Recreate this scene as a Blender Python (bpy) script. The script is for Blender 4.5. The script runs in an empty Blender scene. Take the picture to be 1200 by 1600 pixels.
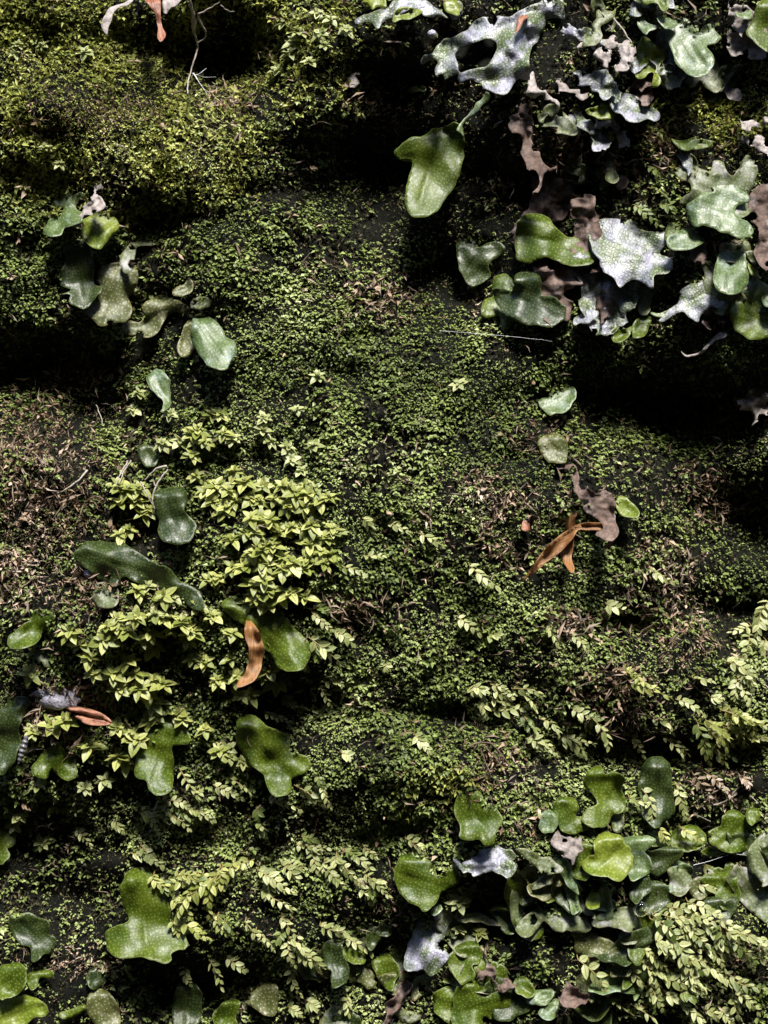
import bpy, math, random
import numpy as np
from mathutils import Matrix, Vector
from mathutils.geometry import delaunay_2d_cdt

random.seed(7)
rng = np.random.default_rng(11)
S = 0.0002            # metres per unit of the survey grid (1200 x 1600 units = 0.24 x 0.32 m of rock)
D = 2250.0            # camera distance in the same units
sc = bpy.context.scene
COL = sc.collection

# ------------------------------------------------------------------ camera, sky, sun, exposure
cam = bpy.data.cameras.new('camera')
cam.sensor_fit = 'VERTICAL'
cam.sensor_height = 24.0
cam.lens = 24.0 * D / 1600.0
cam.clip_start = 0.01
cam.clip_end = 100.0
cam_o = bpy.data.objects.new('camera', cam)
COL.objects.link(cam_o)
cam_o.location = (0, -D * S, 0)
cam_o.rotation_euler = (math.radians(90), 0, 0)
sc.camera = cam_o

SUN_EL, SUN_AZ = 59.0, 14.0       # above the horizon / towards the viewer's right of straight behind the camera
world = bpy.data.worlds.new('World')
sc.world = world
world.use_nodes = True
wn = world.node_tree
sky = wn.nodes.new('ShaderNodeTexSky')
sky.sky_type = 'NISHITA'
sky.sun_disc = False
sky.sun_elevation = math.radians(SUN_EL)
sky.sun_rotation = math.radians(180 - SUN_AZ)
bg = wn.nodes['Background']
bg.inputs['Strength'].default_value = 0.14
wn.links.new(sky.outputs[0], bg.inputs['Color'])

sun = bpy.data.lights.new('sun', 'SUN')
sun.energy = 4.4
sun.angle = math.radians(14.0)          # light softened by thin foliage high above the gully
sun.color = (1.0, 0.965, 0.90)
sun_o = bpy.data.objects.new('sun', sun)
COL.objects.link(sun_o)
el, az = math.radians(SUN_EL), math.radians(SUN_AZ)
to_sun = Vector((math.sin(az) * math.cos(el), -math.cos(az) * math.cos(el), math.sin(el)))
sun_o.rotation_euler = to_sun.to_track_quat('Z', 'Y').to_euler()
sun_o.location = to_sun * 3

sc.view_settings.view_transform = 'Standard'
sc.view_settings.look = 'None'
sc.view_settings.gamma = 1.0
sc.view_settings.exposure = 1.5
sc.view_settings.use_curve_mapping = False

# ------------------------------------------------------------------ helpers
def W(px, py, d):
    """survey grid (across, down, out of the rock) -> world"""
    f = (D - d) / D
    return np.stack([(px - 600) * S * f, -d * S + 0 * px, (800 - py) * S * f], -1)

_tabs = {}
def vnoise(x, y, cell, seed, cy=None):
    if seed not in _tabs:
        _tabs[seed] = np.random.default_rng(seed).random((128, 128))
    t = _tabs[seed]
    u, v = x / cell + 500.37, y / (cy or cell) + 500.71
    iu, iv = np.floor(u).astype(int), np.floor(v).astype(int)
    fu, fv = u - iu, v - iv
    fu, fv = fu * fu * (3 - 2 * fu), fv * fv * (3 - 2 * fv)
    a, b = t[iu % 128, iv % 128], t[(iu + 1) % 128, iv % 128]
    c, e = t[iu % 128, (iv + 1) % 128], t[(iu + 1) % 128, (iv + 1) % 128]
    return ((a * (1 - fu) + b * fu) * (1 - fv) + (c * (1 - fu) + e * fu) * fv) * 2 - 1

def gau(x, y, cx, cy, rx, ry):
    return np.exp(-((x - cx) / rx) ** 2 - ((y - cy) / ry) ** 2)

def asym(x, y, cx, cy, rx, ry):
    t = (y - cy) / ry
    t = np.where(t < 0, t / 0.6, t / 1.25)
    return np.exp(-((x - cx) / rx) ** 2 - t ** 2)

# hollows: cx, cy, rx, ry, depth      bulges: cx, cy, rx, ry, height
HOLLOWS = [(345, 75, 105, 75, 120), (600, 255, 125, 95, 120), (610, 120, 80, 60, 60), (75, 565, 150, 75, 85),
           (700, 420, 90, 70, 80), (1060, 625, 190, 80, 110), (1165, 800, 100, 115, 100), (860, 290, 90, 70, 60),
           (1140, 950, 80, 55, 70), (50, 1310, 110, 80, 50), (280, 1300, 120, 40, 10), (330, 1540, 120, 70, 60),
           (235, 335, 60, 60, 35), (620, 1300, 100, 40, 20), (455, 1085, 60, 60, 40), (245, 1010, 50, 40, 40),
           (1000, 1165, 170, 40, 60), (960, 200, 120, 50, 25), (780, 1400, 60, 60, 50), (700, 1110, 120, 30, 30),
           (980, 970, 60, 35, 45), (160, 640, 80, 50, 45), (240, 480, 90, 60, 35), (1090, 1300, 70, 60, 35),
           (430, 1345, 70, 25, 12), (120, 1400, 120, 50, 35), (640, 1480, 70, 60, 35), (1090, 110, 90, 70, 50)]
BULGES = [(150, 190, 260, 110, 60), (60, 20, 140, 60, 40), (620, 850, 260, 420, 60), (590, 1190, 170, 60, 26), (50, 740, 120, 100, 45),
          (430, 850, 150, 120, 30), (980, 770, 110, 80, 25), (950, 1010, 180, 90, 35), (1080, 1450, 180, 130, 45),
          (480, 100, 80, 90, 45), (880, 110, 160, 110, 8), (1120, 390, 120, 110, 28), (430, 430, 160, 90, 20),
          (180, 1000, 170, 120, 25), (900, 1350, 180, 60, 25), (1120, 250, 90, 50, 20)]

def height_raw(x, y):
    h = 26 * vnoise(x, y, 300, 1) + 13 * vnoise(x, y, 130, 2) + 9 * vnoise(x, y, 120, 3, 48) + 9 * vnoise(x, y, 46, 4, 32)
    h = h + 4.6 * vnoise(x, y, 20, 5) + 1.6 * vnoise(x, y, 9, 6)
    h = h + 120 * vnoise(x, y, 2600, 8) * np.clip((np.hypot(x - 600, y - 800) - 1200) / 2500, 0, 1)
    for a in BULGES:
        h = h + a[4] * gau(x, y, *a[:4])
    for a in HOLLOWS:
        h = h - 1.25 * a[4] * asym(x, y, *a[:4])
    return h

G0x, G1x, G0y, G1y, GS = -480, 1680, -480, 2080, 4
gx, gy = np.arange(G0x, G1x + 1, GS, float), np.arange(G0y, G1y + 1, GS, float)
GX, GY = np.meshgrid(gx, gy)
HG = height_raw(GX, GY)

def blur(a, r):
    for ax in (0, 1):
        p = np.pad(a, [(r + 1, r) if i == ax else (0, 0) for i in (0, 1)], 'edge').cumsum(ax)
        n = a.shape[ax]
        a = (np.take(p, range(2 * r + 1, 2 * r + 1 + n), ax) - np.take(p, range(0, n), ax)) / (2 * r + 1)
    return a
HB = blur(blur(HG, 6), 6)
DX = np.gradient(blur(HG, 1), GS, axis=1)
DY = np.gradient(blur(HG, 1), GS, axis=0)

def samp(a, x, y):
    u = np.clip((np.asarray(x, float) - G0x) / GS, 0, a.shape[1] - 1.001)
    v = np.clip((np.asarray(y, float) - G0y) / GS, 0, a.shape[0] - 1.001)
    iu, iv = u.astype(int), v.astype(int)
    fu, fv = u - iu, v - iv
    return (a[iv, iu] * (1 - fu) + a[iv, iu + 1] * fu) * (1 - fv) + (a[iv + 1, iu] * (1 - fu) + a[iv + 1, iu + 1] * fu) * fv

def np_mesh(name, V, F, col=None, uv=None, mat=None, smooth=True):
    V, F = np.asarray(V, np.float32), np.asarray(F, np.int32)
    me = bpy.data.meshes.new(name)
    n, k = F.shape
    me.vertices.add(len(V)); me.vertices.foreach_set('co', V.ravel())
    me.loops.add(n * k); me.loops.foreach_set('vertex_index', F.ravel())
    me.polygons.add(n)
    me.polygons.foreach_set('loop_start', np.arange(0, n * k, k, dtype=np.int32))
    if smooth:
        me.polygons.foreach_set('use_smooth', np.ones(n, bool))
    if col is not None:
        a = me.attributes.new('tint', 'FLOAT_COLOR', 'POINT')
        a.data.foreach_set('color', np.concatenate([col, np.ones((len(col), 1))], 1).astype(np.float32).ravel())
    if uv is not None:
        l = me.uv_layers.new(name='UVMap')
        l.data.foreach_set('uv', np.asarray(uv, np.float32)[F.ravel()].ravel())
    me.update(calc_edges=True)
    me.validate()
    if mat: me.materials.append(mat)
    return me

def add(name, me, parent=None, **props):
    o = bpy.data.objects.new(name, me)
    COL.objects.link(o)
    if parent: o.parent = parent
    for k, v in props.items():
        if v: o[k] = v
    return o

# ------------------------------------------------------------------ materials
class NT:
    def __init__(self, name):
        self.m = bpy.data.materials.new(name); self.m.use_nodes = True
        self.t = self.m.node_tree
        self.p = self.t.nodes['Principled BSDF']; self.out = self.t.nodes['Material Output']
    def n(self, kind, **kw):
        nd = self.t.nodes.new('ShaderNode' + kind)
        for k, v in kw.items():
            if k in nd.inputs: nd.inputs[k].default_value = v
            else: setattr(nd, k, v)
        return nd
    def l(self, a, b): self.t.links.new(a, b)
    def ramp(self, fac, stops):
        r = self.n('ValToRGB'); e = r.color_ramp.elements
        while len(e) < len(stops): e.new(0.5)
        for i, (p, c) in enumerate(stops):
            e[i].position = p; e[i].color = (*c, 1) if len(c) == 3 else c
        self.l(fac, r.inputs[0]); return r.outputs[0]
    def mix(self, fac, a, b, mode='MIX'):
        m = self.n('Mix', data_type='RGBA', blend_type=mode)
        for s, v in ((m.inputs[0], fac), (m.inputs[6], a), (m.inputs[7], b)):
            if isinstance(v, (int, float)): s.default_value = v
            elif isinstance(v, tuple): s.default_value = (*v, 1)
            else: self.l(v, s)
        return m.outputs[2]
    def bump(self, h, strength, dist, normal=None):
        b = self.n('Bump'); b.inputs['Strength'].default_value = strength; b.inputs['Distance'].default_value = dist
        self.l(h, b.inputs['Height'])
        if normal: self.l(normal, b.inputs['Normal'])
        return b.outputs[0]
    def translucent(self, color, fac, normal=None):
        tr = self.n('BsdfTranslucent'); mx = self.n('MixShader'); mx.inputs[0].default_value = fac
        if isinstance(color, tuple): tr.inputs[0].default_value = (*color, 1)
        else: self.l(color, tr.inputs[0])
        self.l(self.p.outputs[0], mx.inputs[1]); self.l(tr.outputs[0], mx.inputs[2]); self.l(mx.outputs[0], self.out.inputs[0])

def g3(v): return (v, v, v)

def mat_rock():
    t = NT('wet_dark_rock')
    pos = t.n('NewGeometry').outputs['Position']
    n1 = t.n('TexNoise', Scale=60.0, Detail=8.0, Roughness=0.65); t.l(pos, n1.inputs['Vector'])
    n2 = t.n('TexNoise', Scale=420.0, Detail=6.0, Roughness=0.7); t.l(pos, n2.inputs['Vector'])
    c = t.ramp(n1.outputs[0], [(0.3, (0.003, 0.004, 0.003)), (0.5, (0.008, 0.009, 0.006)), (0.68, (0.014, 0.014, 0.009)), (0.82, (0.024, 0.022, 0.017))])
    c = t.mix(0.55, c, t.ramp(n2.outputs[0], [(0.3, g3(0.35)), (0.7, g3(1.3))]), 'MULTIPLY')
    t.l(c, t.p.inputs['Base Color'])
    t.p.inputs['Roughness'].default_value = 0.8
    t.p.inputs['Specular IOR Level'].default_value = 0.08
    n3 = t.n('TexNoise', Scale=2200.0, Detail=5.0, Roughness=0.7); t.l(pos, n3.inputs['Vector'])
    t.l(t.bump(n3.outputs[0], 1.0, 0.0009, t.bump(n2.outputs[0], 0.9, 0.0022)), t.p.inputs['Normal'])
    return t.m

def mat_tint(name, rough=0.5, trans=0.3, spec=0.35):
    t = NT(name)
    a = t.n('Attribute', attribute_name='tint').outputs['Color']
    t.l(a, t.p.inputs['Base Color'])
    t.p.inputs['Roughness'].default_value = rough
    t.p.inputs['Specular IOR Level'].default_value = spec
    if trans: t.translucent(a, trans)
    return t.m

def mat_leaf(name, c_dark, c_light, trans=0.35):
    t = NT(name)
    uv = t.n('UVMap').outputs[0]
    rnd = t.n('ObjectInfo').outputs['Random']
    c = t.ramp(rnd, [(0.0, c_dark), (0.55, tuple((a + b) / 2 for a, b in zip(c_dark, c_light))), (1.0, c_light)])
    sx = t.n('SeparateXYZ'); t.l(uv, sx.inputs[0])
    ab = t.n('Math', operation='ABSOLUTE'); t.l(sx.outputs[0], ab.inputs[0])
    rib = t.ramp(ab.outputs[0], [(0.0, g3(1.0)), (0.10, g3(0.0))])
    c = t.mix(rib, c, tuple(v * 0.62 for v in c_dark))
    n = t.n('TexNoise', Scale=9.0, Detail=4.0); t.l(uv, n.inputs['Vector'])
    c = t.mix(0.5, c, t.ramp(n.outputs[0], [(0.3, g3(0.65)), (0.7, g3(1.2))]), 'MULTIPLY')
    t.l(c, t.p.inputs['Base Color'])
    t.p.inputs['Roughness'].default_value = 0.42
    t.p.inputs['Specular IOR Level'].default_value = 0.4
    t.l(t.bump(n.outputs[0], 0.25, 0.0004), t.p.inputs['Normal'])
    t.translucent(c, trans)
    return t.m

def mat_thallus(name, c1, c2, patch, patch_amt, dot, rough, trans, cell=6.2, line=0.3, rim=None, spec=0.38, grime=0.6, relief=0.0003):
    """liverwort skin: polygonal cells, pale pore in each, blotches of a second colour, paler margin"""
    t = NT(name)
    uv = t.n('UVMap').outputs[0]
    rnd = t.n('ObjectInfo').outputs['Random']
    off = t.n('VectorMath', operation='ADD'); t.l(uv, off.inputs[0]); t.l(rnd, off.inputs[1])
    uvr = off.outputs[0]
    nz = t.n('TexNoise', Scale=1.7, Detail=6.0, Roughness=0.62); t.l(uvr, nz.inputs['Vector'])
    nf = t.n('TexNoise', Scale=14.0, Detail=5.0, Roughness=0.65); t.l(uvr, nf.inputs['Vector'])
    c = t.mix(t.ramp(nz.outputs[0], [(0.36, g3(0.0)), (0.64, g3(1.0))]), c1, c2)
    nz2 = t.n('TexNoise', Scale=2.6, Detail=7.0, Roughness=0.7); t.l(uv, nz2.inputs['Vector'])
    lo = 0.72 - 0.45 * patch_amt
    pm = t.ramp(nz2.outputs[0], [(lo, g3(0.0)), (lo + 0.13, g3(1.0))])
    c = t.mix(pm, c, patch)
    vor = t.n('TexVoronoi', Scale=100.0 / cell, Randomness=0.75, feature='F1', voronoi_dimensions='2D'); t.l(uv, vor.inputs['Vector'])
    ve = t.n('TexVoronoi', Scale=100.0 / cell, Randomness=0.75, feature='DISTANCE_TO_EDGE', voronoi_dimensions='2D'); t.l(uv, ve.inputs['Vector'])
    dm = t.ramp(vor.outputs['Distance'], [(0.08, g3(1.0)), (0.22, g3(0.0))])
    lm = t.ramp(ve.outputs['Distance'], [(0.0, g3(1.0 - line)), (0.14, g3(1.0))])
    c = t.mix(1.0, c, lm, 'MULTIPLY')
    dd = t.n('Math', operation='MULTIPLY'); t.l(dm, dd.inputs[0]); t.l(t.ramp(nz2.outputs[0], [(0.35, g3(0.25 if dot else 0.0)), (0.62, g3(0.75 if dot else 0.0))]), dd.inputs[1])
    c = t.mix(dd.outputs[0], c, dot or (0, 0, 0))
    edge = t.n('Attribute', attribute_name='edge').outputs['Fac']
    if rim:
        em = t.ramp(edge, [(0.0, g3(0.5)), (0.22, g3(0.0))])
        c = t.mix(em, c, rim)
    c = t.mix(grime, c, t.ramp(nf.outputs[0], [(0.28, g3(0.45)), (0.72, g3(1.35))]), 'MULTIPLY')
    t.l(c, t.p.inputs['Base Color'])
    t.l(t.ramp(nf.outputs[0], [(0.3, g3(rough)), (0.7, g3(rough + 0.22))]), t.p.inputs['Roughness'])
    t.p.inputs['Specular IOR Level'].default_value = spec
    h = t.mix(0.6, ve.outputs['Distance'], nf.outputs[0])
    t.l(t.bump(h, 0.5, relief), t.p.inputs['Normal'])
    t.translucent(c, trans)
    return t.m

M = {
    'rock': mat_rock(),
    'carpet': mat_tint('carpet_moss', 0.5, 0.28, 0.3),
    'feather': mat_tint('feather_moss', 0.55, 0.30, 0.25),
    'litter': mat_tint('dry_litter', 0.7, 0.12, 0.2),
    'lime': mat_leaf('lime_moss_leaf', (0.16, 0.19, 0.035), (0.42, 0.43, 0.14)),
    'pale': mat_leaf('pale_moss_leaf', (0.17, 0.20, 0.06), (0.44, 0.455, 0.21)),
    'olive': mat_leaf('olive_moss_leaf', (0.07, 0.10, 0.02), (0.15, 0.19, 0.045)),
    'dryleaf': mat_leaf('dry_moss_leaf', (0.16, 0.11, 0.075), (0.34, 0.26, 0.20), 0.15),
    # liverworts
    'g': mat_thallus('green_liverwort', (0.042, 0.075, 0.002), (0.088, 0.125, 0.005), (0.12, 0.15, 0.018), 0.2, (0.27, 0.30, 0.075), 0.36, 0.36, cell=5.8, rim=(0.22, 0.25, 0.08), spec=0.42),
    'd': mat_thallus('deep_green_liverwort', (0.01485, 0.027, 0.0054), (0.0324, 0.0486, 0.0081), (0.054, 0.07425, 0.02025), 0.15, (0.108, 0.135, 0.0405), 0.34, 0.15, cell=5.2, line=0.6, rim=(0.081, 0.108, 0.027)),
    'y': mat_thallus('yellow_green_liverwort', (0.1013, 0.1485, 0.00945), (0.162, 0.1958, 0.0189), (0.2295, 0.2565, 0.081), 0.3, (0.27, 0.3038, 0.081), 0.34, 0.3, rim=(0.2565, 0.2835, 0.0945)),
    'b': mat_thallus('blue_green_liverwort', (0.05, 0.085, 0.018), (0.085, 0.125, 0.035), (0.19, 0.245, 0.20), 0.42, (0.20, 0.25, 0.12), 0.36, 0.22, cell=5.4, rim=(0.22, 0.27, 0.14), spec=0.5),
    'l': mat_thallus('lilac_grey_liverwort', (0.16, 0.175, 0.19), (0.27, 0.26, 0.34), (0.065, 0.09, 0.03), 0.62, (0.33, 0.35, 0.33), 0.34, 0.12, cell=5.0, line=0.35, rim=(0.20, 0.20, 0.12), grime=1.0, spec=0.5, relief=0.0006),
    'm': mat_thallus('mottled_grey_green_liverwort', (0.054, 0.07425, 0.0189), (0.108, 0.1242, 0.054), (0.2565, 0.2497, 0.243), 0.45, (0.2295, 0.243, 0.135), 0.40, 0.15, rim=(0.1755, 0.1485, 0.0675)),
    'o': mat_thallus('olive_speckled_liverwort', (0.04725, 0.0567, 0.01215), (0.081, 0.08775, 0.0243), (0.162, 0.162, 0.0945), 0.42, (0.324, 0.324, 0.189), 0.40, 0.12, rim=(0.162, 0.1215, 0.03375)),
    'n': mat_thallus('withered_brown_liverwort', (0.07425, 0.0459, 0.03375), (0.1485, 0.1053, 0.0864), (0.2565, 0.216, 0.2093), 0.4, None, 0.6, 0.10, cell=14, line=0.3, spec=0.2, grime=1.0, relief=0.0012),
    't': mat_thallus('withered_pale_liverwort', (0.189, 0.1593, 0.1418), (0.3375, 0.2997, 0.2862), (0.081, 0.05805, 0.04455), 0.3, None, 0.5, 0.12, cell=14, line=0.25, spec=0.25, grime=1.0, relief=0.0012),
}
def mat_scale(name, stops, trans):
    """papery bud scale: lengthwise fibres, brown blotches, waxy shine"""
    t = NT(name)
    uv = t.n('UVMap').outputs[0]
    mp = t.n('Mapping'); mp.inputs['Scale'].default_value = (1.2, 26.0, 1.0); t.l(uv, mp.inputs[0])
    n1 = t.n('TexNoise', Scale=1.6, Detail=6.0, Roughness=0.7); t.l(mp.outputs[0], n1.inputs['Vector'])
    n2 = t.n('TexNoise', Scale=5.0, Detail=6.0, Roughness=0.65); t.l(uv, n2.inputs['Vector'])
    c = t.ramp(n1.outputs[0], [(0.25, stops[0]), (0.5, stops[1]), (0.75, stops[2])])
    c = t.mix(t.ramp(n2.outputs[0], [(0.5, g3(0.0)), (0.68, g3(0.85))]), c, stops[3])
    t.l(c, t.p.inputs['Base Color'])
    t.l(t.ramp(n1.outputs[0], [(0.3, g3(0.3)), (0.7, g3(0.55))]), t.p.inputs['Roughness'])
    t.l(t.bump(n1.outputs[0], 0.6, 0.0006), t.p.inputs['Normal'])
    t.translucent(c, trans)
    return t.m
M['r'] = mat_scale('papery_orange_scale', ((0.15, 0.06, 0.018), (0.30, 0.145, 0.05), (0.48, 0.30, 0.145), (0.12, 0.05, 0.02)), 0.4)
M['p'] = mat_scale('pinkish_red_scale', ((0.15, 0.045, 0.025), (0.27, 0.11, 0.06), (0.42, 0.25, 0.16), (0.10, 0.03, 0.016)), 0.25)
def plain(name, col, rough=0.6, spec=0.3, scale=900.0, var=0.4):
    t = NT(name)
    pos = t.n('NewGeometry').outputs['Position']
    n = t.n('TexNoise', Scale=scale, Detail=6.0); t.l(pos, n.inputs['Vector'])
    c = t.mix(var, col, t.ramp(n.outputs[0], [(0.3, g3(0.25)), (0.7, g3(1.5))]), 'MULTIPLY')
    t.l(c, t.p.inputs['Base Color']); t.p.inputs['Roughness'].default_value = rough
    t.p.inputs['Specular IOR Level'].default_value = spec
    t.l(t.bump(n.outputs[0], 0.6, 0.0006), t.p.inputs['Normal'])
    return t.m
M['stone'] = plain('lavender_stone', (0.27, 0.26, 0.31), 0.65, 0.3, 1500, 0.6)
M['stem'] = plain('moss_stem', (0.16, 0.12, 0.04))
M['root'] = plain('brown_rootlet', (0.11, 0.07, 0.05), 0.6)
M['paleroot'] = plain('pale_rootlet', (0.27, 0.235, 0.20), 0.6)
M['shell'] = plain('grey_shell', (0.09, 0.085, 0.095), 0.35, 0.5)
M['silk'] = plain('spider_silk', (0.6, 0.6, 0.62), 0.3, 0.5, 300, 0.1)
M['floor'] = plain('leaf_litter_floor', (0.06, 0.045, 0.03), 0.9, 0.1, 30, 0.6)
drop = NT('water_drop')
drop.p.inputs['Base Color'].default_value = (1, 1, 1, 1)
drop.p.inputs['Transmission Weight'].default_value = 1.0
drop.p.inputs['Roughness'].default_value = 0.02
drop.p.inputs['IOR'].default_value = 1.33
M['drop'] = drop.m

# ------------------------------------------------------------------ rock face and forest floor
def axis(lo, hi, pad, far):
    core = np.arange(lo, hi + 0.1, 5.0)
    a = [hi]; step = 8.0
    while a[-1] < hi + far:
        a.append(a[-1] + step); step = min(step * 1.12, 900) if a[-1] > hi + pad else 8.0
    up = np.array(a[1:])
    return np.concatenate([lo + hi - up[::-1], core, up])
ax, ay = axis(-40, 1240, 240, 9000), axis(-40, 1640, 240, 5200)
AX, AY = np.meshgrid(ax, ay)
AH = height_raw(AX, AY)
near = (AX > G0x + 8) & (AX < G1x - 8) & (AY > G0y + 8) & (AY < G1y - 8)
nx, ny = len(ax), len(ay)
idx = np.arange(nx * ny).reshape(ny, nx)
quads = np.stack([idx[:-1, :-1], idx[1:, :-1], idx[1:, 1:], idx[:-1, 1:]], -1).reshape(-1, 4)
add('rock_face', np_mesh('rock_face', W(AX.ravel(), AY.ravel(), AH.ravel()), quads, mat=M['rock']), kind='structure')
fl = [(-40, 0.4, -1.1), (40, 0.4, -1.1), (40, -60, -1.1), (-40, -60, -1.1)]
add('forest_floor', np_mesh('forest_floor', fl, [[3, 2, 1, 0]], mat=M['floor'], smooth=False), kind='structure')

bx, bz = np.meshgrid(np.linspace(-14, 14, 90), np.linspace(0, 1, 34))
byy = -1.5 - 1.3 * bz + 0.12 * vnoise(bx, bz, 0.9, 301, 0.3) + 0.05 * vnoise(bx, bz, 0.3, 302, 0.1)
bzz = -1.15 + 4.3 * bz + 0.10 * vnoise(bx, bz, 1.5, 303, 0.5)
bi = np.arange(bx.size).reshape(bx.shape)
bq = np.stack([bi[:-1, :-1], bi[:-1, 1:], bi[1:, 1:], bi[1:, :-1]], -1).reshape(-1, 4)
add('added_sky_block', np_mesh('added_sky_block', np.stack([bx, byy, bzz], -1).reshape(-1, 3), bq, mat=M['floor']), kind='structure')  # unseen bank added behind the camera to block low sky and deepen the hollows

# ------------------------------------------------------------------ ground cover (uncountable moss and litter)
def soft(v, a, b): return np.clip((v - a) / (b - a), 0, 1)

def w_feather(x, y):
    w = soft(430 - x + 0.25 * (330 - y), 0, 90) * soft(340 - y, -20, 60)
    w = np.maximum(w, gau(x, y, 480, 90, 75, 95) * 1.2)
    w = np.maximum(w, gau(x, y, 380, 130, 70, 60))
    w = np.maximum(w, 1.1 * gau(x, y, 1130, 170, 110, 60))
    w = np.maximum(w, 0.9 * gau(x, y, 700, 1225, 60, 30))
    return np.clip(w, 0, 1)

LIT = [(50, 700, 110, 70), (60, 800, 90, 90), (30, 890, 60, 50), (1040, 920, 45, 60), (955, 1070, 60, 50), (985, 1120, 50, 40), (785, 1195, 50, 38),
       (800, 790, 60, 35), (750, 760, 45, 30), (790, 860, 50, 25), (1090, 770, 50, 45), (610, 1400, 40, 40), (120, 590, 40, 30), (1060, 230, 60, 35),
       (1170, 640, 25, 30), (600, 170, 45, 30), (590, 470, 55, 30), (560, 950, 40, 25), (1110, 1235, 45, 30), (840, 1290, 45, 22), (1060, 1010, 70, 40), (150, 180, 80, 25), (360, 165, 40, 20), (110, 1500, 60, 25), (95, 1110, 90, 50), (150, 920, 90, 50), (840, 690, 45, 35), (1120, 1490, 60, 40), (860, 260, 60, 60), (880, 980, 40, 30)]
def w_litter(x, y):
    w = 0 * x
    for a in LIT: w = np.maximum(w, gau(x, y, *a))
    return w

def w_hollow(x, y):
    w = 0 * x
    for a in HOLLOWS: w = w + a[4] / 100 * gau(x, y, a[0], a[1] - 0.1 * a[3], 0.8 * a[2], 0.75 * a[3])
    return np.clip(w, 0, 1)

def scatter(spacing, dens, margin=260):
    xs, ys = np.arange(-margin, 1200 + margin, spacing), np.arange(-margin, 1600 + margin, spacing)
    x, y = [v.ravel() for v in np.meshgrid(xs, ys)]
    x = x + rng.uniform(-0.6, 0.6, x.shape) * spacing
    y = y + rng.uniform(-0.6, 0.6, y.shape) * spacing
    d = dens(x, y) * samp(FM, x, y)
    out = (x < -30) | (x > 1230) | (y < -30) | (y > 1630)
    d = np.where(out, d * 0.45, d)
    k = rng.random(x.shape) < d
    return x[k], y[k]

def nrm(v): return v / np.maximum(np.linalg.norm(v, axis=-1, keepdims=True), 1e-9)

def surf(x, y, h):
    """points h above the rock and the rock's outward normals (world axes)"""
    n = nrm(np.stack([-samp(DX, x, y), -np.ones_like(x), samp(DY, x, y)], -1))
    d = samp(HG, x, y)
    return W(x, y, d) + n * (h * S)[:, None], n

def leaf_cloud(P, dirs, norms, length, width, col, droop, fold=0.12):
    """five-vertex leaves: base, two sides, rib, tip"""
    N = len(P)
    side = nrm(np.cross(dirs, norms)); nn = np.cross(side, dirs)
    L, Wd = (length * S)[:, None], (width * S)[:, None]
    base = P
    mid = P + dirs * L * 0.5 - nn * L * fold
    lft = P + dirs * L * 0.42 + side * Wd * 0.5
    rgt = P + dirs * L * 0.42 - side * Wd * 0.5
    tip = P + dirs * L - nn * L * droop[:, None]
    V = np.stack([base, lft, mid, rgt, tip], 1).reshape(-1, 3)
    b = (np.arange(N) * 5)[:, None, None]
    F = (np.array([[0, 2, 1], [0, 3, 2], [1, 2, 4], [2, 3, 4]])[None] + b).reshape(-1, 3)
    C = np.repeat(col, 5, 0)
    return V, F, C

UP, OUT = np.array([0, 0, 1.0]), np.array([0, -1.0, 0])

def carpet(name, label, spacing, dens, per, size, ratio, palette, mat, hgt, spread=110, axis_up=0.6, jitter=0.3, droop=(0.1, 0.35)):
    x, y = scatter(spacing, dens)
    Vs, Fs, Cs, o = [], [], [], 0
    big = np.clip(1.0 + 0.55 * vnoise(x, y, 48, 31) + 0.25 * vnoise(x, y, 15, 32), 0.55, 1.8)
    hue = vnoise(x, y, 70, 33) * 0.5 + 0.5
    h0 = rng.uniform(*hgt, len(x)) * (0.7 + 0.9 * np.clip(vnoise(x, y, 26, 34) + 0.4, 0, 1))
    tint = rng.random(len(x))
    for k in range(per):
        keep = rng.random(len(x)) < 0.9
        xx, yy = x[keep] + rng.normal(0, 1.2, keep.sum()), y[keep] + rng.normal(0, 1.0, keep.sum())
        N = len(xx)
        P, n = surf(xx, yy, h0[keep] - 1.0 * (k // 3))
        a = nrm(n * 0.55 + UP * axis_up + rng.normal(0, jitter, (N, 3)))
        f = nrm(n - a * (n * a).sum(-1, keepdims=True) + OUT * 0.3)
        s = np.cross(a, f)
        th = np.radians((k + 0.5) / per * 2 * spread - spread + rng.normal(0, 16, N))[:, None]
        dr = nrm(np.cos(th) * f + np.sin(th) * s - a * rng.uniform(-0.1, 0.3, (N, 1)))
        ln = rng.uniform(*size, N) * big[keep]
        u = np.clip(0.55 * hue[keep] + 0.3 * rng.random(N) + 0.25 * tint[keep] - 0.05, 0, 1)[:, None]
        pal = np.array(palette)
        seg = np.clip(u * (len(pal) - 1), 0, len(pal) - 1.001); i0 = seg.astype(int)[:, 0]; fr = seg - i0[:, None]
        c = pal[i0] * (1 - fr) + pal[i0 + 1] * fr
        V, F, C = leaf_cloud(P, dr, a, ln, ln * rng.uniform(*ratio, N), c * rng.uniform(0.8, 1.2, (N, 1)), rng.uniform(*droop, N))
        Vs.append(V); Fs.append(F + o); Cs.append(C); o += len(V)
    V, F, C = np.concatenate(Vs), np.concatenate(Fs), np.concatenate(Cs)
    return add(name, np_mesh(name, V, F, col=C, mat=M[mat]), label=label, category='moss', kind='stuff')

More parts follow.
